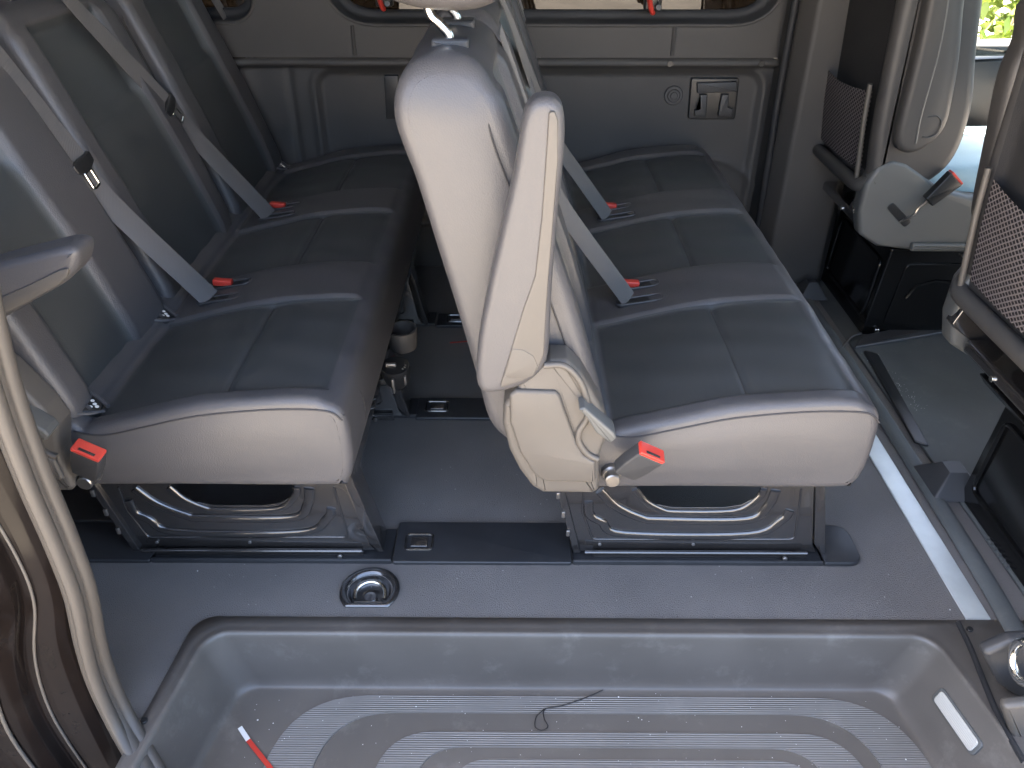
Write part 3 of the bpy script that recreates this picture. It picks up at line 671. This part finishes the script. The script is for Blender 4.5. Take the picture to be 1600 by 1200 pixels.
def make_back(root, y0, y1, pa, pb):
    O = fillet(cr(BO, 5, closed=True), 0, .0075); c = (y0+y1)/2; hw = (y1-y0)/2
    def bdisp(x, h, z, nn):
        fr = np.clip((nn[:, 0]-.35)/.4, 0, 1)*sstep(z, .36, .42)*(1-sstep(z, .930, .950)); d = np.zeros_like(x)
        a = pa+.0*z; b = pb-.03+.0*z
        iy = sstep(h, a-.008, a+.016)*(1-sstep(h, b-.016, b+.008))
        d += fr*iy*(-.012-.009*sstep(z, .757, .772)); d -= fr*iy*G(z-.758, .006)*.004
        d -= fr*(G(h-a, .004)+G(h-b, .004))*.004
        d += fr*(1-iy)*.006
        d += .0008*np.sin(h*31+z*19)
        return d
    def warp(Q, H):
        z = Q[:, 1]; zt = .985-.085; t = np.clip((z-zt)/.085, 0, .995)
        w = hw-.036*(1-np.sqrt(1-t*t))-.020*(z-.33)/.66
        return Q, c+(H-c)*w/hw
    def bm_(x, y, z):
        if z > .38 and z < .940 and abs(x-fx(z)) < .05 and pa < y < pb-.03: return 1
        return 0
    mb = MB(); slab(mb, O, y0, y1, .022, step=.008, disp=bdisp, warp=warp, mfun=bm_, nr=5, cap=1, bulge=.005)
    bk = mb.build('backrest', ['leather', 'leather_dark'], root, sharp=0)
    for s_ in (-1, 1):
        wy = lambda z: c+s_*(hw-.020*(z-.33)/.66+.0030)
        mb = MB(); tube(mb, cr([(fx(z)-.022, wy(z), z) for z in (.44, .58, .7, .8, .88)]+[(-.050, c+s_*(hw-.034), .945), (-.066, c+s_*(hw-.052), .970)], 6), .0016, 6)
        mb.build('seam', 'stitch', bk)
    for yy in (c-.085, c+.085):
        mb = MB(); box(mb, -.125, -.070, yy-.017, yy+.017, .976, .994, .005); gd = mb.build('post_guide', 'trim_dark', bk)
    return bk, c
def make_headrest(root, c):
    hr = None
    mb = MB(); O = fillet(cr([(-.190, 1.050), (-.12, 1.032), (-.05, 1.035), (-.015, 1.065), (-.02, 1.15), (-.06, 1.24), (-.12, 1.27), (-.165, 1.24), (-.20, 1.15), (-.205, 1.08)], 5, closed=True), 0, .01)
    slab(mb, O, c-.13, c+.13, .035, step=.02, nr=6); hr = mb.build('headrest', 'leather', root, sharp=0)
    for yy in (c-.085, c+.085):
        mb = MB(); tube(mb, cr([(-.098, yy, .985), (-.100, yy, .998), (-.112, yy, 1.012), (-.126, yy, 1.027), (-.130, yy, 1.06)], 6), 0.0070, 12)
        mb.build('post', 'chrome', hr)
    return hr
def rear_px(u, v, off=.012):    # photo pixel on the rear bench's backrest front -> bench space
    d = _f + _r*((u-800)/CAM_F) - _u*((v-600)/CAM_F); sl_ = .3515; x0 = DX+.138+off
    t = (x0-sl_*(CAM_H-.45))/(d.x+sl_*d.z); p = Vector((0, 0, CAM_H))+d*t
    return (p.x-DX, p.y-BY, p.z)
def make_belt(root, pts, end, width=.046, tongue=0):
    P = [rear_px(*p) for p in pts]; d0 = np.array(P[0])-np.array(P[1]); d0 /= np.linalg.norm(d0)
    P0 = np.array(P[0]); k = 0
    pre = []
    if P0[2] < .96:
        q = P0+d0*((.955-P0[2])/max(d0[2], .3)); pre = [(-.150, q[1]-.01, .985), (-.10, q[1]-.005, .998), (-.050, q[1], .985)]
    P = pre+P; W = [(0, 1, .0)]*len(P)
    if end:
        P += [end]
    Q = cr(P, 6); mb = MB(); tt = np.clip((np.arange(len(Q))/len(Q)-.45)/.3, 0, 1)[:, None]*(1 if end else 0); ribbon(mb, Q, np.array([[.12, 1, 0]])*(1-tt)+np.array([[.42, .8, .55]])*tt, width); sb = mb.build('seat_belt', 'webbing', root)
    tp = np.array(rear_px(*tongue, .018)); i = int(np.argmin(np.linalg.norm(Q-tp, axis=1))); T = Q[min(i+1, len(Q)-1)]-Q[i-1]; T /= np.linalg.norm(T); c0 = Q[i]
    w = np.array((.12, 1., 0)); w -= T*(w@T); w /= np.linalg.norm(w); nn = np.cross(w, T)
    if nn[0] < 0: nn = -nn
    B = np.eye(4); B[:3, 0] = w; B[:3, 1] = T; B[:3, 2] = nn; B[:3, 3] = c0+nn*.004
    mb = MB(); slab(mb, fillet([(-.033, -.010), (.033, -.012), (.031, .010), (.012, .016), (-.012, .016), (-.031, .010)], .005, None), -.006, .006, .003, ax='z'); xform(mb, B); mb.build('belt_stop', 'black', sb)
    mb = MB(); tube(mb, [(a, b, .002) for a, b in fillet([(-.011, .016), (.011, .016), (.011, .050), (-.011, .050)], .004, None)], .0032, 8, closed=True, flat=.6); xform(mb, B)
    mb.build('tongue', 'chrome', sb)
    return sb
def make_leg(root, yl):
    P = lambda pts: [(x, z) for x, z in px(1.18, pts)]
    notch = P([(1190, 762), (1180, 778), (1158, 789), (1130, 793), (1050, 793), (1022, 787), (1000, 772), (995, 762)])
    O = [(.132, .012), (.622, .012), (.612, .03), (.571, .245), (.56, .245)]+[(notch[0][0], .245)]+notch+[(notch[-1][0], .245), (.075, .245)]
    mb = MB(); slab(mb, O, yl, yl+.003, .0008)
    # pressed rim and folded flanges
    fl_ = [(.6115, .0405), (.6315, .012), (.641, .012), (.589, .245), (.573, .245)]
    slab(mb, fillet(fl_, .003, None), yl-.006, yl+.055, .0015)
    slab(mb, fillet([(.120, .012), (.134, .012), (.080, .245), (.064, .245)], .003, None), yl-.006, yl+.055, .0015)
    yy = yl-.0005
    for path, r_ in ((([(992, 764), (1008, 783), (1035, 797), (1055, 800), (1128, 800), (1162, 794), (1188, 775), (1193, 764)]), .0075),
                     (([(937, 766), (962, 790), (1000, 808), (1030, 812), (1165, 812), (1200, 790), (1212, 766)]), .0105),
                     (([(919, 784), (922, 804), (940, 815), (975, 834), (1168, 835), (1222, 812), (1234, 797)]), .0098)):
        q = cr([(x, yy, z) for x, z in P(path)], 6); q = fillet([(a[0], a[2]) for a in q], 0, None, closed=False)
        tube(mb, [(a, yy, b) for a, b in q], r_, 14, flat=1)
        mb.v[-1][:, 1] = yy+(mb.v[-1][:, 1]-yy)*.55
    q = fillet(P([(912, 764), (910, 800), (926, 842), (1242, 842), (1252, 764)]), .012, None, closed=False)
    tube(mb, [(a, yy, b) for a, b in q], .0022, 8)
    tube(mb, [(.142, yl-.012, .021), (.3, yl-.012, .021), (.598, yl-.012, .021)], .0048, 12)
    box(mb, .160, .60, yl-.012, yl-.008, .006, .019, .001)
    lg = mb.build('leg', 'metal', root, sharp=50)
    for u in (937, 1083): mb = MB(); p = P([(u, 850)])[0]; cyl(mb, (p[0], yl, p[1]), (0, -1, 0), .0035, .003, 10); mb.build('bolt', 'bolt', lg)
    mb = MB(); cyl(mb, (.553, yl-.016, .0125), (0, -1, 0), .005, .006, 10); mb.build('bolt', 'bolt', lg)
    for z_ in (.07, .12, .17, .215):
        mb = MB(); box(mb, .118-.23*z_, .126-.23*z_, yl-.010, yl-.005, z_-.008, z_+.008, .002); mb.build('edge_clip', 'bolt', lg)
    return lg
def local(pts): return [(x, z) for x, z in pts]
def make_bench():
    root = empty('bench_seat', (0, BY, 0), 'front three-seat bench in dark grey leather with its near armrest folded up', 'bench seat', 'three-seat benches on steel legs')
    make_cushion(root)
    for y0, y1, pa, pb in ((.012, .440, .085, .315), (.462, .930, .535, .875), (.965, 1.455, 1.06, 1.375)):
        bk, c = make_back(root, y0, y1, pa, pb); make_headrest(root, c)
    make_belt(root, [(-40, 45), (0, 92), (60, 168), (118, 245), (170, 316)], (.245, .450, topz(.26)+.006), tongue=(125, 252))
    make_belt(root, [(122, 15), (200, 98), (262, 165), (300, 210)], (.245, .940, topz(.26)+.006), tongue=(268, 172))
    make_belt(root, [(318, -30), (350, 22), (372, 57), (394, 92)], None, tongue=(391, 86))
    for y_ in (.09, .57, 1.06): make_leg(root, y_)
    mb = MB(); box(mb, .07, .585, .075, 1.42, .232, .262, .006); box(mb, .575, .60, .11, 1.41, .19, .235, .004); mb.build('seat_frame', 'metal', root)
    # recliner side cover
    O = fillet(px(1.07, [(800, 606), (812, 585), (835, 562), (860, 551), (885, 551), (908, 572), (925, 600), (942, 632), (950, 660), (935, 700), (934, 752), (926, 758), (848, 757), (832, 748), (812, 722), (796, 690), (786, 650), (788, 620)]), .006, .005)
    mb = MB(); slab(mb, O, -.045, .012, .010, nr=5); rcv = mb.build('recliner_cover', 'trim', root, sharp=0)
    O = fillet(px(1.05, [(796, 612), (806, 604), (868, 606), (874, 612), (902, 690), (912, 706), (930, 716), (930, 748), (850, 746), (834, 735), (812, 700), (797, 655)]), .006, .005)
    mb = MB(); slab(mb, O, -.052, -.040, .006, nr=4); mb.build('cover_panel', 'trim', rcv, sharp=0)
    mb = MB(); q = [tuple(a) for a in cr([(p[0], -.047, p[1]) for p in px(1.045, [(850, 570), (880, 570), (903, 590), (916, 620), (918, 650), (905, 672), (905, 690), (918, 708), (934, 716)])], 5)]
    tube(mb, q, .0055, 10); mb.build('cover_rib', 'trim', rcv)
    mb = MB(); slab(mb, fillet(px(1.035, [(902, 627), (912, 624), (958, 664), (961, 672), (952, 680), (930, 664), (915, 640)]), .003, .01), -.078, -.040, .004)
    mb.build('release_lever', 'grey', root)
    return root
bench = make_bench()
def copy_tree(o, parent=None):
    c = o.copy(); scene.collection.objects.link(c); c.parent = parent
    for ch in list(o.children): copy_tree(ch, c)
    return c
bench2 = copy_tree(bench); bench2.location = (DX, BY, 0)
bench2['label'] = 'rear three-seat bench in dark grey leather with its near armrest folded down'

for ch in list(bench.children):
    if ch.name.startswith('cushion'):
        for g in list(ch.children):
            if g.name.startswith('anchor_cup') and g.get('slot_y'):
                for k_ in list(g.children): bpy.data.objects.remove(k_)
                bpy.data.objects.remove(g)
# armrest folded up (front bench), leather inner pad and plastic shell with a pivot cap
ar = empty('armrest', (0, -.03, 0)); ar.parent = bench
def arm(parent, O, y0, y1, m, r, nm): mb = MB(); slab(mb, O, y0, y1, r, nr=6); return mb.build(nm, m, parent, sharp=0)
full = fillet(cr(px(1.06, [(850, 147), (830, 155), (817, 184), (802, 270), (782, 360), (762, 450), (748, 530), (745, 585), (755, 603), (778, 605), (815, 594), (842, 575), (856, 545), (862, 440), (871, 330), (880, 240), (881, 178), (871, 153)]), 5, closed=True), 0, .007)
mb = MB(); slab(mb, full, -.022, .030, .014, nr=7, cap=1, bulge=.002); mb.build('arm_pad', 'leather', ar, sharp=0)
sh = px(1.056, [(857, 168), (866, 167), (871, 182), (871, 240), (864, 330), (855, 440), (849, 543), (840, 566), (818, 583), (781, 595), (797, 541), (818, 471), (836, 421), (846, 331), (853, 231)])
mb = MB(); slab(mb, fillet(sh, .004, .006), -.0262, -.015, .002, nr=3); mb.build('arm_shell', 'trim', ar, sharp=30)
mb = MB(); slab(mb, fillet(px(1.056, [(800, 533), (818, 535), (834, 545), (840, 560), (833, 575), (818, 581), (788, 577)]), .004, .004), -.0272, -.020, .0015, nr=3); mb.build('pivot_cap', 'trim', ar, sharp=30)
# armrest folded down (rear bench)
ar2 = empty('armrest', (0, -.03, 0)); ar2.parent = bench2
def pr_(y, pts): return [(a-DX, b) for a, b in px(y, pts)]
full = fillet(cr(pr_(1.02, [(-210, 480), (-100, 442), (-20, 417), (50, 399), (92, 389), (114, 391), (121, 404), (115, 428), (94, 448), (45, 476), (-10, 507), (-100, 552), (-210, 600)]), 5, closed=True), 0, .008)
mb = MB(); slab(mb, full, -.040, .022, .013, nr=8, cap=0, bulge=.001); mb.build('arm_pad', 'leather', ar2, sharp=0)
mb = MB(); slab(mb, fillet(pr_(1.017, [(-190, 546), (-10, 470), (45, 446), (94, 422), (108, 419), (105, 432), (90, 446), (42, 472), (-14, 502), (-190, 582)]), .003, None), -.0435, -.030, .001, nr=2); mb.build('arm_shell', 'trim', ar2, sharp=30)
# near buckles
def buckle(root, a, b, w, y, ddx, roll=0, red_tilt=.9):
    A = at(*a, 'y', y); B_ = at(*b, 'y', y); d = np.array([B_.x-A.x, 0, B_.z-A.z]); L_ = np.linalg.norm(d); d /= L_
    side = np.array([d[2], 0, -d[0]]); Y = np.array([0, 1., 0])
    Mx = np.eye(4); Mx[:3, 0] = side; Mx[:3, 1] = d; Mx[:3, 2] = -Y; Mx[:3, 3] = (A.x-ddx, A.y-BY, A.z)
    Mx = Mx @ np.array(Matrix.Rotation(roll, 4, 'Y')) @ np.array(Matrix.Rotation(.28, 4, 'X'))
    mb = MB(); slab(mb, fillet([(-w*.42, 0), (w*.42, 0), (w*.5, L_*.45), (w*.5, L_), (-w*.5, L_), (-w*.5, L_*.45)], .005, None), -.013, .013, .004, ax='z'); xform(mb, Mx)
    bk = mb.build('buckle', 'trim_dark', root)
    mb = MB(); slab(mb, fillet([(-w*.49, -.0125), (w*.49, -.0125), (w*.49, .0125), (-w*.49, .0125)], .003, None), L_-.002, L_+.0055, .002, ax='y'); 
    mb.v[-1] = mb.v[-1][:, [0, 1, 2]]; xform(mb, Mx); rb_ = mb.build('release_button', 'red', bk)
    mb = MB(); box(mb, -w*.28, w*.28, L_+.0045, L_+.0062, .0035, .0085, .0008); xform(mb, Mx); mb.build('tongue_opening', 'black', bk)
    return bk
buckle(bench, (975, 736), (1014, 694), .052, 1.045, 0, roll=.15)
buckle(bench2, (137, 738), (149, 692), .050, 1.045, DX, roll=-.1)
for rt, ddx, (u, v) in ((bench, 0, (957, 750)), (bench2, DX, (133, 754))):
    p = at(u, v, 'y', 1.06); mb = MB(); cyl(mb, (p.x-ddx, 0, p.z), (0, -1, 0), .0135, .035, 20); cyl(mb, (p.x-ddx, 0, p.z), (0, -1, 0), .018, .018, 20); mb.build('belt_bolt', 'bolt', rt)
# swing-out cup holder and dial handle under the rear bench
p = at(629, 524, 'y', 1.70); mb = MB(); c = np.array([p.x-DX, 1.70-BY, p.z])
rr = [(.034, -.030), (.036, .0), (.036, .020), (.031, .021), (.030, .0), (.027, -.020), (.004, -.022)]; k = 36
V = np.concatenate([np.stack([c[0]+r_*np.cos(np.linspace(0, 6.283, k, endpoint=False)), c[1]+r_*1.15*np.sin(np.linspace(0, 6.283, k, endpoint=False)), np.full(k, c[2]+z_)], 1) for r_, z_ in rr])
F = [(a*k+i, a*k+(i+1) % k, (a+1)*k+(i+1) % k, (a+1)*k+i) for a in range(len(rr)-1) for i in range(k)]+[tuple(range(k))[::-1], tuple(range((len(rr)-1)*k, len(rr)*k))]
mb.add(V, F); ch = mb.build('cup_holder', 'trim', bench2)
mb = MB(); box(mb, c[0]-.10, c[0]-.030, c[1]-.015, c[1]+.015, c[2]-.015, c[2]+.01, .004); mb.build('holder_arm', 'black', ch)
p = at(618, 583, 'y', 1.56); c = (p.x-DX, 1.56-BY, p.z)
mb = MB(); tube(mb, [(c[0], c[1]+.02, c[2]-.05), (c[0], c[1]+.012, c[2]-.02), (c[0], c[1]+.004, c[2]+.012), (c[0], c[1]+.002, c[2]+.020)], [.014, .030, .032, .030], 28, flat=1.1)
dl = mb.build('dial_handle', 'black', bench2)
mb = MB(); box(mb, c[0]-.022, c[0]+.004, c[1]-.006, c[1]+.004, c[2]+.018, c[2]+.029, .004); box(mb, c[0]-.006, c[0]+.001, c[1]-.036, c[1]-.026, c[2]-.035, c[2]+.004, .002); box(mb, c[0]+.022, c[0]+.028, c[1]-.026, c[1]-.018, c[2]-.018, c[2]+.006, .002)
mb.build('grip', 'bolt', dl)
mb = MB()
for t in np.linspace(-.6, 1.2, 6): cyl(mb, (c[0]+.024*math.cos(t), c[1]+.024*math.sin(t), c[2]+.019), (0, 0, 1), .0022, .003, 8)
mb.build('dial_dots', 'bolt', dl)
mb = MB(); box(mb, c[0]-.09, c[0]-.02, c[1]-.01, c[1]+.01, c[2]-.03, c[2]-.012, .003); mb.build('dial_bracket', 'black', dl)

# ================================================================== FRONT SEATS
def front_seat(root, Y0, s, dx, dz, boxx, boxy, cushion_mat):
    """Y0 world y of the inboard side, s +1 outboard away from the door / -1 towards it"""
    L = root.location
    def fin(mb, name, m, par=root, sharp=40, a=1): 
        for i in range(len(mb.v)): mb.v[i] = mb.v[i]*np.array([1, s, 1])+np.array([dx*a, 0, dz*a])
        if s < 0: mb.f = [f[::-1] for f in mb.f]
        return mb.build(name, m, par, sharp=sharp)
    X = L.x; BK = [(.945, .49), (.928, .62), (.918, .78), (.912, .93), (.912, 1.10), (.93, 1.24), (.98, 1.27), (1.04, 1.22), (1.10, 1.0), (1.135, .82), (1.165, .68), (1.16, .56), (1.11, .49), (1.02, .455), (.96, .46)]; WD = .50
    O = fillet(cr([(x-X, z) for x, z in BK], 5, closed=True), 0, .01)
    def disp(x, h, z, nn):
        back = np.clip((-nn[:, 0]-.5)/.3, 0, 1); iy = sstep(h, .0, .03)*(1-sstep(h, WD-.08, WD-.05))
        return -.016*back*iy*sstep(z, .50, .52)*(1-sstep(z, 1.15, 1.2))+.0006*np.sin(h*40+z*13)
    def mf(x, y, z):
        bx = np.interp(z, [.49, .62, .78, .93, 1.1, 1.24], [.945, .928, .918, .912, .912, .93])-X
        return 1 if (.012 < y < WD-.05 and abs(x-bx) < .03 and .51 < z < 1.17) else 0
    mb = MB(); slab(mb, O, -.03, WD, .028, step=.012, disp=disp, mfun=mf, nr=7); bk = fin(mb, 'backrest', ['shell', 'fabric'], sharp=0)
    pk = []
    def pt(y, z): return (float(np.interp(z, [.49, .62, .78, .93], [.945, .928, .918, .912]))-X-.004, y, z)
    c4 = [pt(.065, .715), pt(.385, .715), pt(.385, .505), pt(.065, .505)]
    nX, nZ = 10, 10; V = []; 
    for j in range(nZ+1):
        for i in range(nX+1):
            y = .024+(WD-.086)*i/nX; z = .505+.21*j/nZ-.018*math.sin(math.pi*i/nX)*(j/nZ); q = pt(y, z); V.append((q[0]-.012*math.sin(math.pi*i/nX), q[1], q[2]))
    mb = MB(); mb.add(V, [(j*(nX+1)+i, j*(nX+1)+i+1, (j+1)*(nX+1)+i+1, (j+1)*(nX+1)+i) for j in range(nZ) for i in range(nX)]); pn = fin(mb, 'pocket_net', 'net', bk)
    for y in (.018, WD-.058):
        mb = MB(); tube(mb, [(pt(y, z)[0]-.012, y, z) for z in (.48, .56, .64, .725, .735)], .0065, 10); fin(mb, 'pocket_rod', 'trim', pn)
    mb = MB(); tube(mb, cr([(.965-X, -.02, .50), (.935-X, .01, .475), (.932-X, .10, .470), (.932-X, WD-.12, .470), (.935-X, WD-.03, .475), (.97-X, WD, .50)], 6), .019, 14); fin(mb, 'pocket_frame', 'wall', bk)
    # cushion
    mb = MB(); slab(mb, fillet(cr([(1.09-X, .42), (1.10-X, .49), (1.2-X, .51), (1.4-X, .525), (1.55-X, .52), (1.60-X, .47), (1.58-X, .39), (1.3-X, .375)], 4, closed=True), 0, .02), .03, .44, .04, step=.03, nr=5); fin(mb, 'seat_cushion', cushion_mat, sharp=0)
    # side shield on the inboard side
    O = fillet([(.952-X, .345), (.934-X, .41), (.934-X, .49), (.955-X, .535), (.99-X, .555), (1.03-X, .545), (1.08-X, .515), (1.14-X, .475), (1.22-X, .455), (1.34-X, .445), (1.56-X, .45), (1.58-X, .33), (1.50-X, .295), (1.10-X, .300), (1.01-X, .310)], .02, .01)
    mb = MB(); slab(mb, O, -.035, .02, .012, nr=5); sh = fin(mb, 'side_shield', 'grey', sharp=0)
    mb = MB(); O = fillet([(1.005-X, .425), (1.02-X, .440), (1.085-X, .385), (1.070-X, .368)], .009, None); slab(mb, O, -.0375, -.030, .001); fin(mb, 'stalk_slot', 'black', sh)
    mb = MB(); box(mb, 1.10-X, 1.5-X, -.048, -.03, .30, .325, .008); fin(mb, 'shield_lip', 'grey', sh)
    # buckle on its stalk
    mb = MB(); tube(mb, cr([(1.055-X, -.034, .385), (1.075-X, -.052, .41), (1.085-X, -.050, .43), (1.11-X, -.048, .455)], 5), .0065, 8, flat=.5); st = fin(mb, 'buckle_stalk', 'bolt')
    dirv = np.array([.66, 0, .75]); sd_ = np.array([.75, 0, -.66]); c = np.array([1.105-X, -.045, .448]); B = np.eye(4); B[:3, 0] = sd_; B[:3, 1] = dirv; B[:3, 2] = (0, -1, 0); B[:3, 3] = c
    mb = MB(); slab(mb, fillet([(-.014, 0), (.018, 0), (.026, .085), (-.026, .085)], .004, None), -.013, .013, .004, ax='z'); xform(mb, B); bu = fin(mb, 'buckle_body', 'black', st)
    mb = MB(); slab(mb, fillet([(-.024, -.012), (.024, -.012), (.024, .012), (-.024, .012)], .003, None), .083, .090, .002); xform(mb, B); fin(mb, 'buckle_button', 'red', st)
    # folded-up armrest
    if s > 0:
        AO = px(2.05, [(1452, -60), (1446, 0), (1430, 80), (1410, 160), (1398, 215), (1404, 234), (1424, 238), (1452, 224), (1476, 196), (1488, 150), (1498, 90), (1504, 20), (1508, -60)])
        SE = px(2.045, [(1484, -60), (1478, 0), (1466, 70), (1450, 130), (1436, 180), (1428, 222)])
    else:
        AO = [(a-dx, b-dz) for a, b in px(1.545, [(1598, 0), (1584, 60), (1560, 120), (1538, 230), (1520, 325), (1526, 342), (1550, 350), (1580, 340), (1620, 260), (1660, 120), (1680, 0)])]
        SE = [(a-dx, b-dz) for a, b in px(1.54, [(1660, 10), (1620, 100), (1590, 180), (1560, 260), (1545, 330)])]
    mb = MB(); slab(mb, fillet(cr([(a-X, b) for a, b in AO], 5, closed=True), 0, .012), -.065, -.005, .018, nr=7, cap=1, bulge=.003); am = fin(mb, 'armrest', 'shell', sharp=0)
    mb = MB(); tube(mb, cr([(a-X, -.0665, b) for a, b in SE], 5), .0025, 8); fin(mb, 'armrest_seam', 'grey', am)
    if s > 0:
        mb = MB(); tube(mb, cr([(a-X, -.0675, b) for a, b in px(2.04, [(1448, 182), (1462, 180), (1469, 190), (1463, 206), (1450, 213), (1440, 213)])], 5), .0014, 6); fin(mb, 'pivot_cap_seam', 'trim_dark', am)
    # seat box
    bx, by = boxx-X-dx, boxy
    mb = MB(); slab(mb, fillet([(bx, -dz), (bx+.42, -dz), (bx+.42, .285-dz), (bx+.02, .285-dz)], .008, None), by, by+.40, .006); sb = fin(mb, 'seat_box', 'box')
    mb = MB(); slab(mb, fillet([(bx-.03, .30-dz), (bx+.44, .30-dz), (bx+.44, .325-dz), (bx-.05, .325-dz)], .004, None), by-.02, by+.42, .004); fin(mb, 'slide_rail', 'box')
    mb = MB()
    z0 = -dz
    slab(mb, fillet([(bx+.055, z0+.035), (bx+.38, z0+.035), (bx+.38, z0+.24), (bx+.075, z0+.24)], .02, None), by-.006, by+.002, .003)
    tube(mb, fillet([(bx+.10, by-.006, z0+.13), (bx+.12, by-.006, z0+.17), (bx+.17, by-.006, z0+.185), (bx+.24, by-.006, z0+.18)], 0, None, closed=False), .006, 8)
    fin(mb, 'pressed_panel', 'box', sb)
    mb = MB()
    q = fillet([(by+.03, z0+.05), (by+.03, z0+.235), (by+.36, z0+.235), (by+.36, z0+.05)], .02, None); tube(mb, [(bx+.018*(b-z0)/.285*1.0-.001, a, b) for a, b in q], .005, 8, closed=True); fin(mb, 'back_bead', 'box', sb)
    mb = MB(); 
    for (a, b) in ((.03, .02), (.22, .265), (.30, .06)): cyl(mb, (bx+a+.01, by-.004, z0+b), (0, -1, 0), .007, .008, 12)
    fin(mb, 'box_bolt', 'chrome', sb)
    # linkage between box and backrest
    mb = MB()
    slab(mb, fillet([(.93-X, .40), (.955-X, .47), (1.05-X, .42), (1.12-X, .325-dz), (1.02-X, .325-dz)], .01, None), .0, .03, .003)
    slab(mb, fillet([(.93-X, .40), (.955-X, .47), (1.05-X, .42), (1.12-X, .325-dz), (1.02-X, .325-dz)], .01, None), .40, .43, .003)
    box(mb, .97-X, 1.05-X, .03, .40, .34, .37, .01)
    lk = fin(mb, 'hinge_bracket', 'metal')
    mb = MB(); cyl(mb, (.935-X, .385, .43), (-1, 0, 0), .010, .02, 12); cyl(mb, (.985-X, .16, .35), (-1, 0, 0), .007, .02, 12); fin(mb, 'hinge_bolt', 'chrome', lk)
ds = empty('front_seat', (1.05, 2.10, 0), 'far front seat on a black box with cushion coloured pale blue for sky reflection and black pocket net', 'front seat', 'front cab seats')
front_seat(ds, 2.10, 1, 0, 0, 1.056, .012, 'sky_sheen')
ps = empty('front_seat', (1.05, 1.50, 0), 'near front seat cut by the right frame edge with coarse grey pocket net', 'front seat', 'front cab seats')
front_seat(ps, 1.50, -1, -.010, -.012, 1.006, .135, 'fabric')

# ================================================================== EMERGENCY HAMMERS
for u, v, lab in ((597, 4, 'left red emergency hammer on the window frame above the benches'), (1018, 10, 'right red emergency hammer on the window frame near the pillar')):
    p = at(u, v, 'y', WY-.05); e = empty('emergency_hammer', tuple(p), lab, 'hammer', 'red emergency hammers')
    mb = MB(); tube(mb, cr([(-.012, 0, .09), (-.016, 0, .05), (-.006, -.004, .01), (.002, -.006, -.014), (.010, -.004, -.016)], 6), [.011]*20+[.010, .009, .008, .007, .006], 10, flat=.7); mb.build('handle', 'red', e)
    mb = MB(); cyl(mb, (.018, .0, -.002), (0, -1, .1), .009, .022, 16); box(mb, -.02, .03, .0, .036, -.012, .09, .006); mb.build('holder', 'black', e)

# ================================================================== OUTSIDE: bushes beyond the cab door
def bush(name, x, y, h, w, label, seed):
    r_ = np.random.default_rng(seed); root = empty(name, (x, y, -.62), label, 'bush', 'bushes outside the cab')
    mb = MB()
    for k in range(7):
        a = r_.uniform(0, 6.28); l = r_.uniform(.5, .85)*h
        tube(mb, cr([(0, 0, 0), (.1*math.cos(a)*w, .1*math.sin(a)*w, l*.4), (.45*math.cos(a)*w, .45*math.sin(a)*w, l)], 5), np.linspace(.025, .006, 11), 6)
    mb.build('trunk', 'bark', root)
    n = 5200; d = r_.normal(size=(n, 3)); d /= np.linalg.norm(d, axis=1)[:, None]; rad = r_.uniform(.35, 1, n)**.5
    cl = np.array([noise.noise(Vector(q*2.3+seed)) for q in d]); rad *= 1+.35*cl
    P = d*rad[:, None]*np.array([w, w, h*.52])+np.array([0, 0, h*.52]); V = []; F = []
    for i, q in enumerate(P):
        a = r_.normal(size=3); a /= np.linalg.norm(a); b = np.cross(a, r_.normal(size=3)); b /= np.linalg.norm(b); s = r_.uniform(.03, .06)
        V += [q-a*s, q+b*s*.45, q+a*s, q-b*s*.45]; F.append((4*i, 4*i+1, 4*i+2, 4*i+3))
    mb = MB(); mb.add(V, F); mb.build('foliage', 'leaf', root, sharp=0)
bush('bush', 2.6, 4.6, 1.7, .9, 'sunlit yellow-green bush outside the cab, nearest the windscreen edge', 1)
bush('bush', 3.9, 4.4, 1.5, .9, 'sunlit green bush outside the cab, to the right of the nearest bush', 2)
bush('bush', 3.2, 5.9, 2.2, 1.2, 'taller green bush outside the cab behind the two nearer bushes', 3)
bpy.context.view_layer.update()
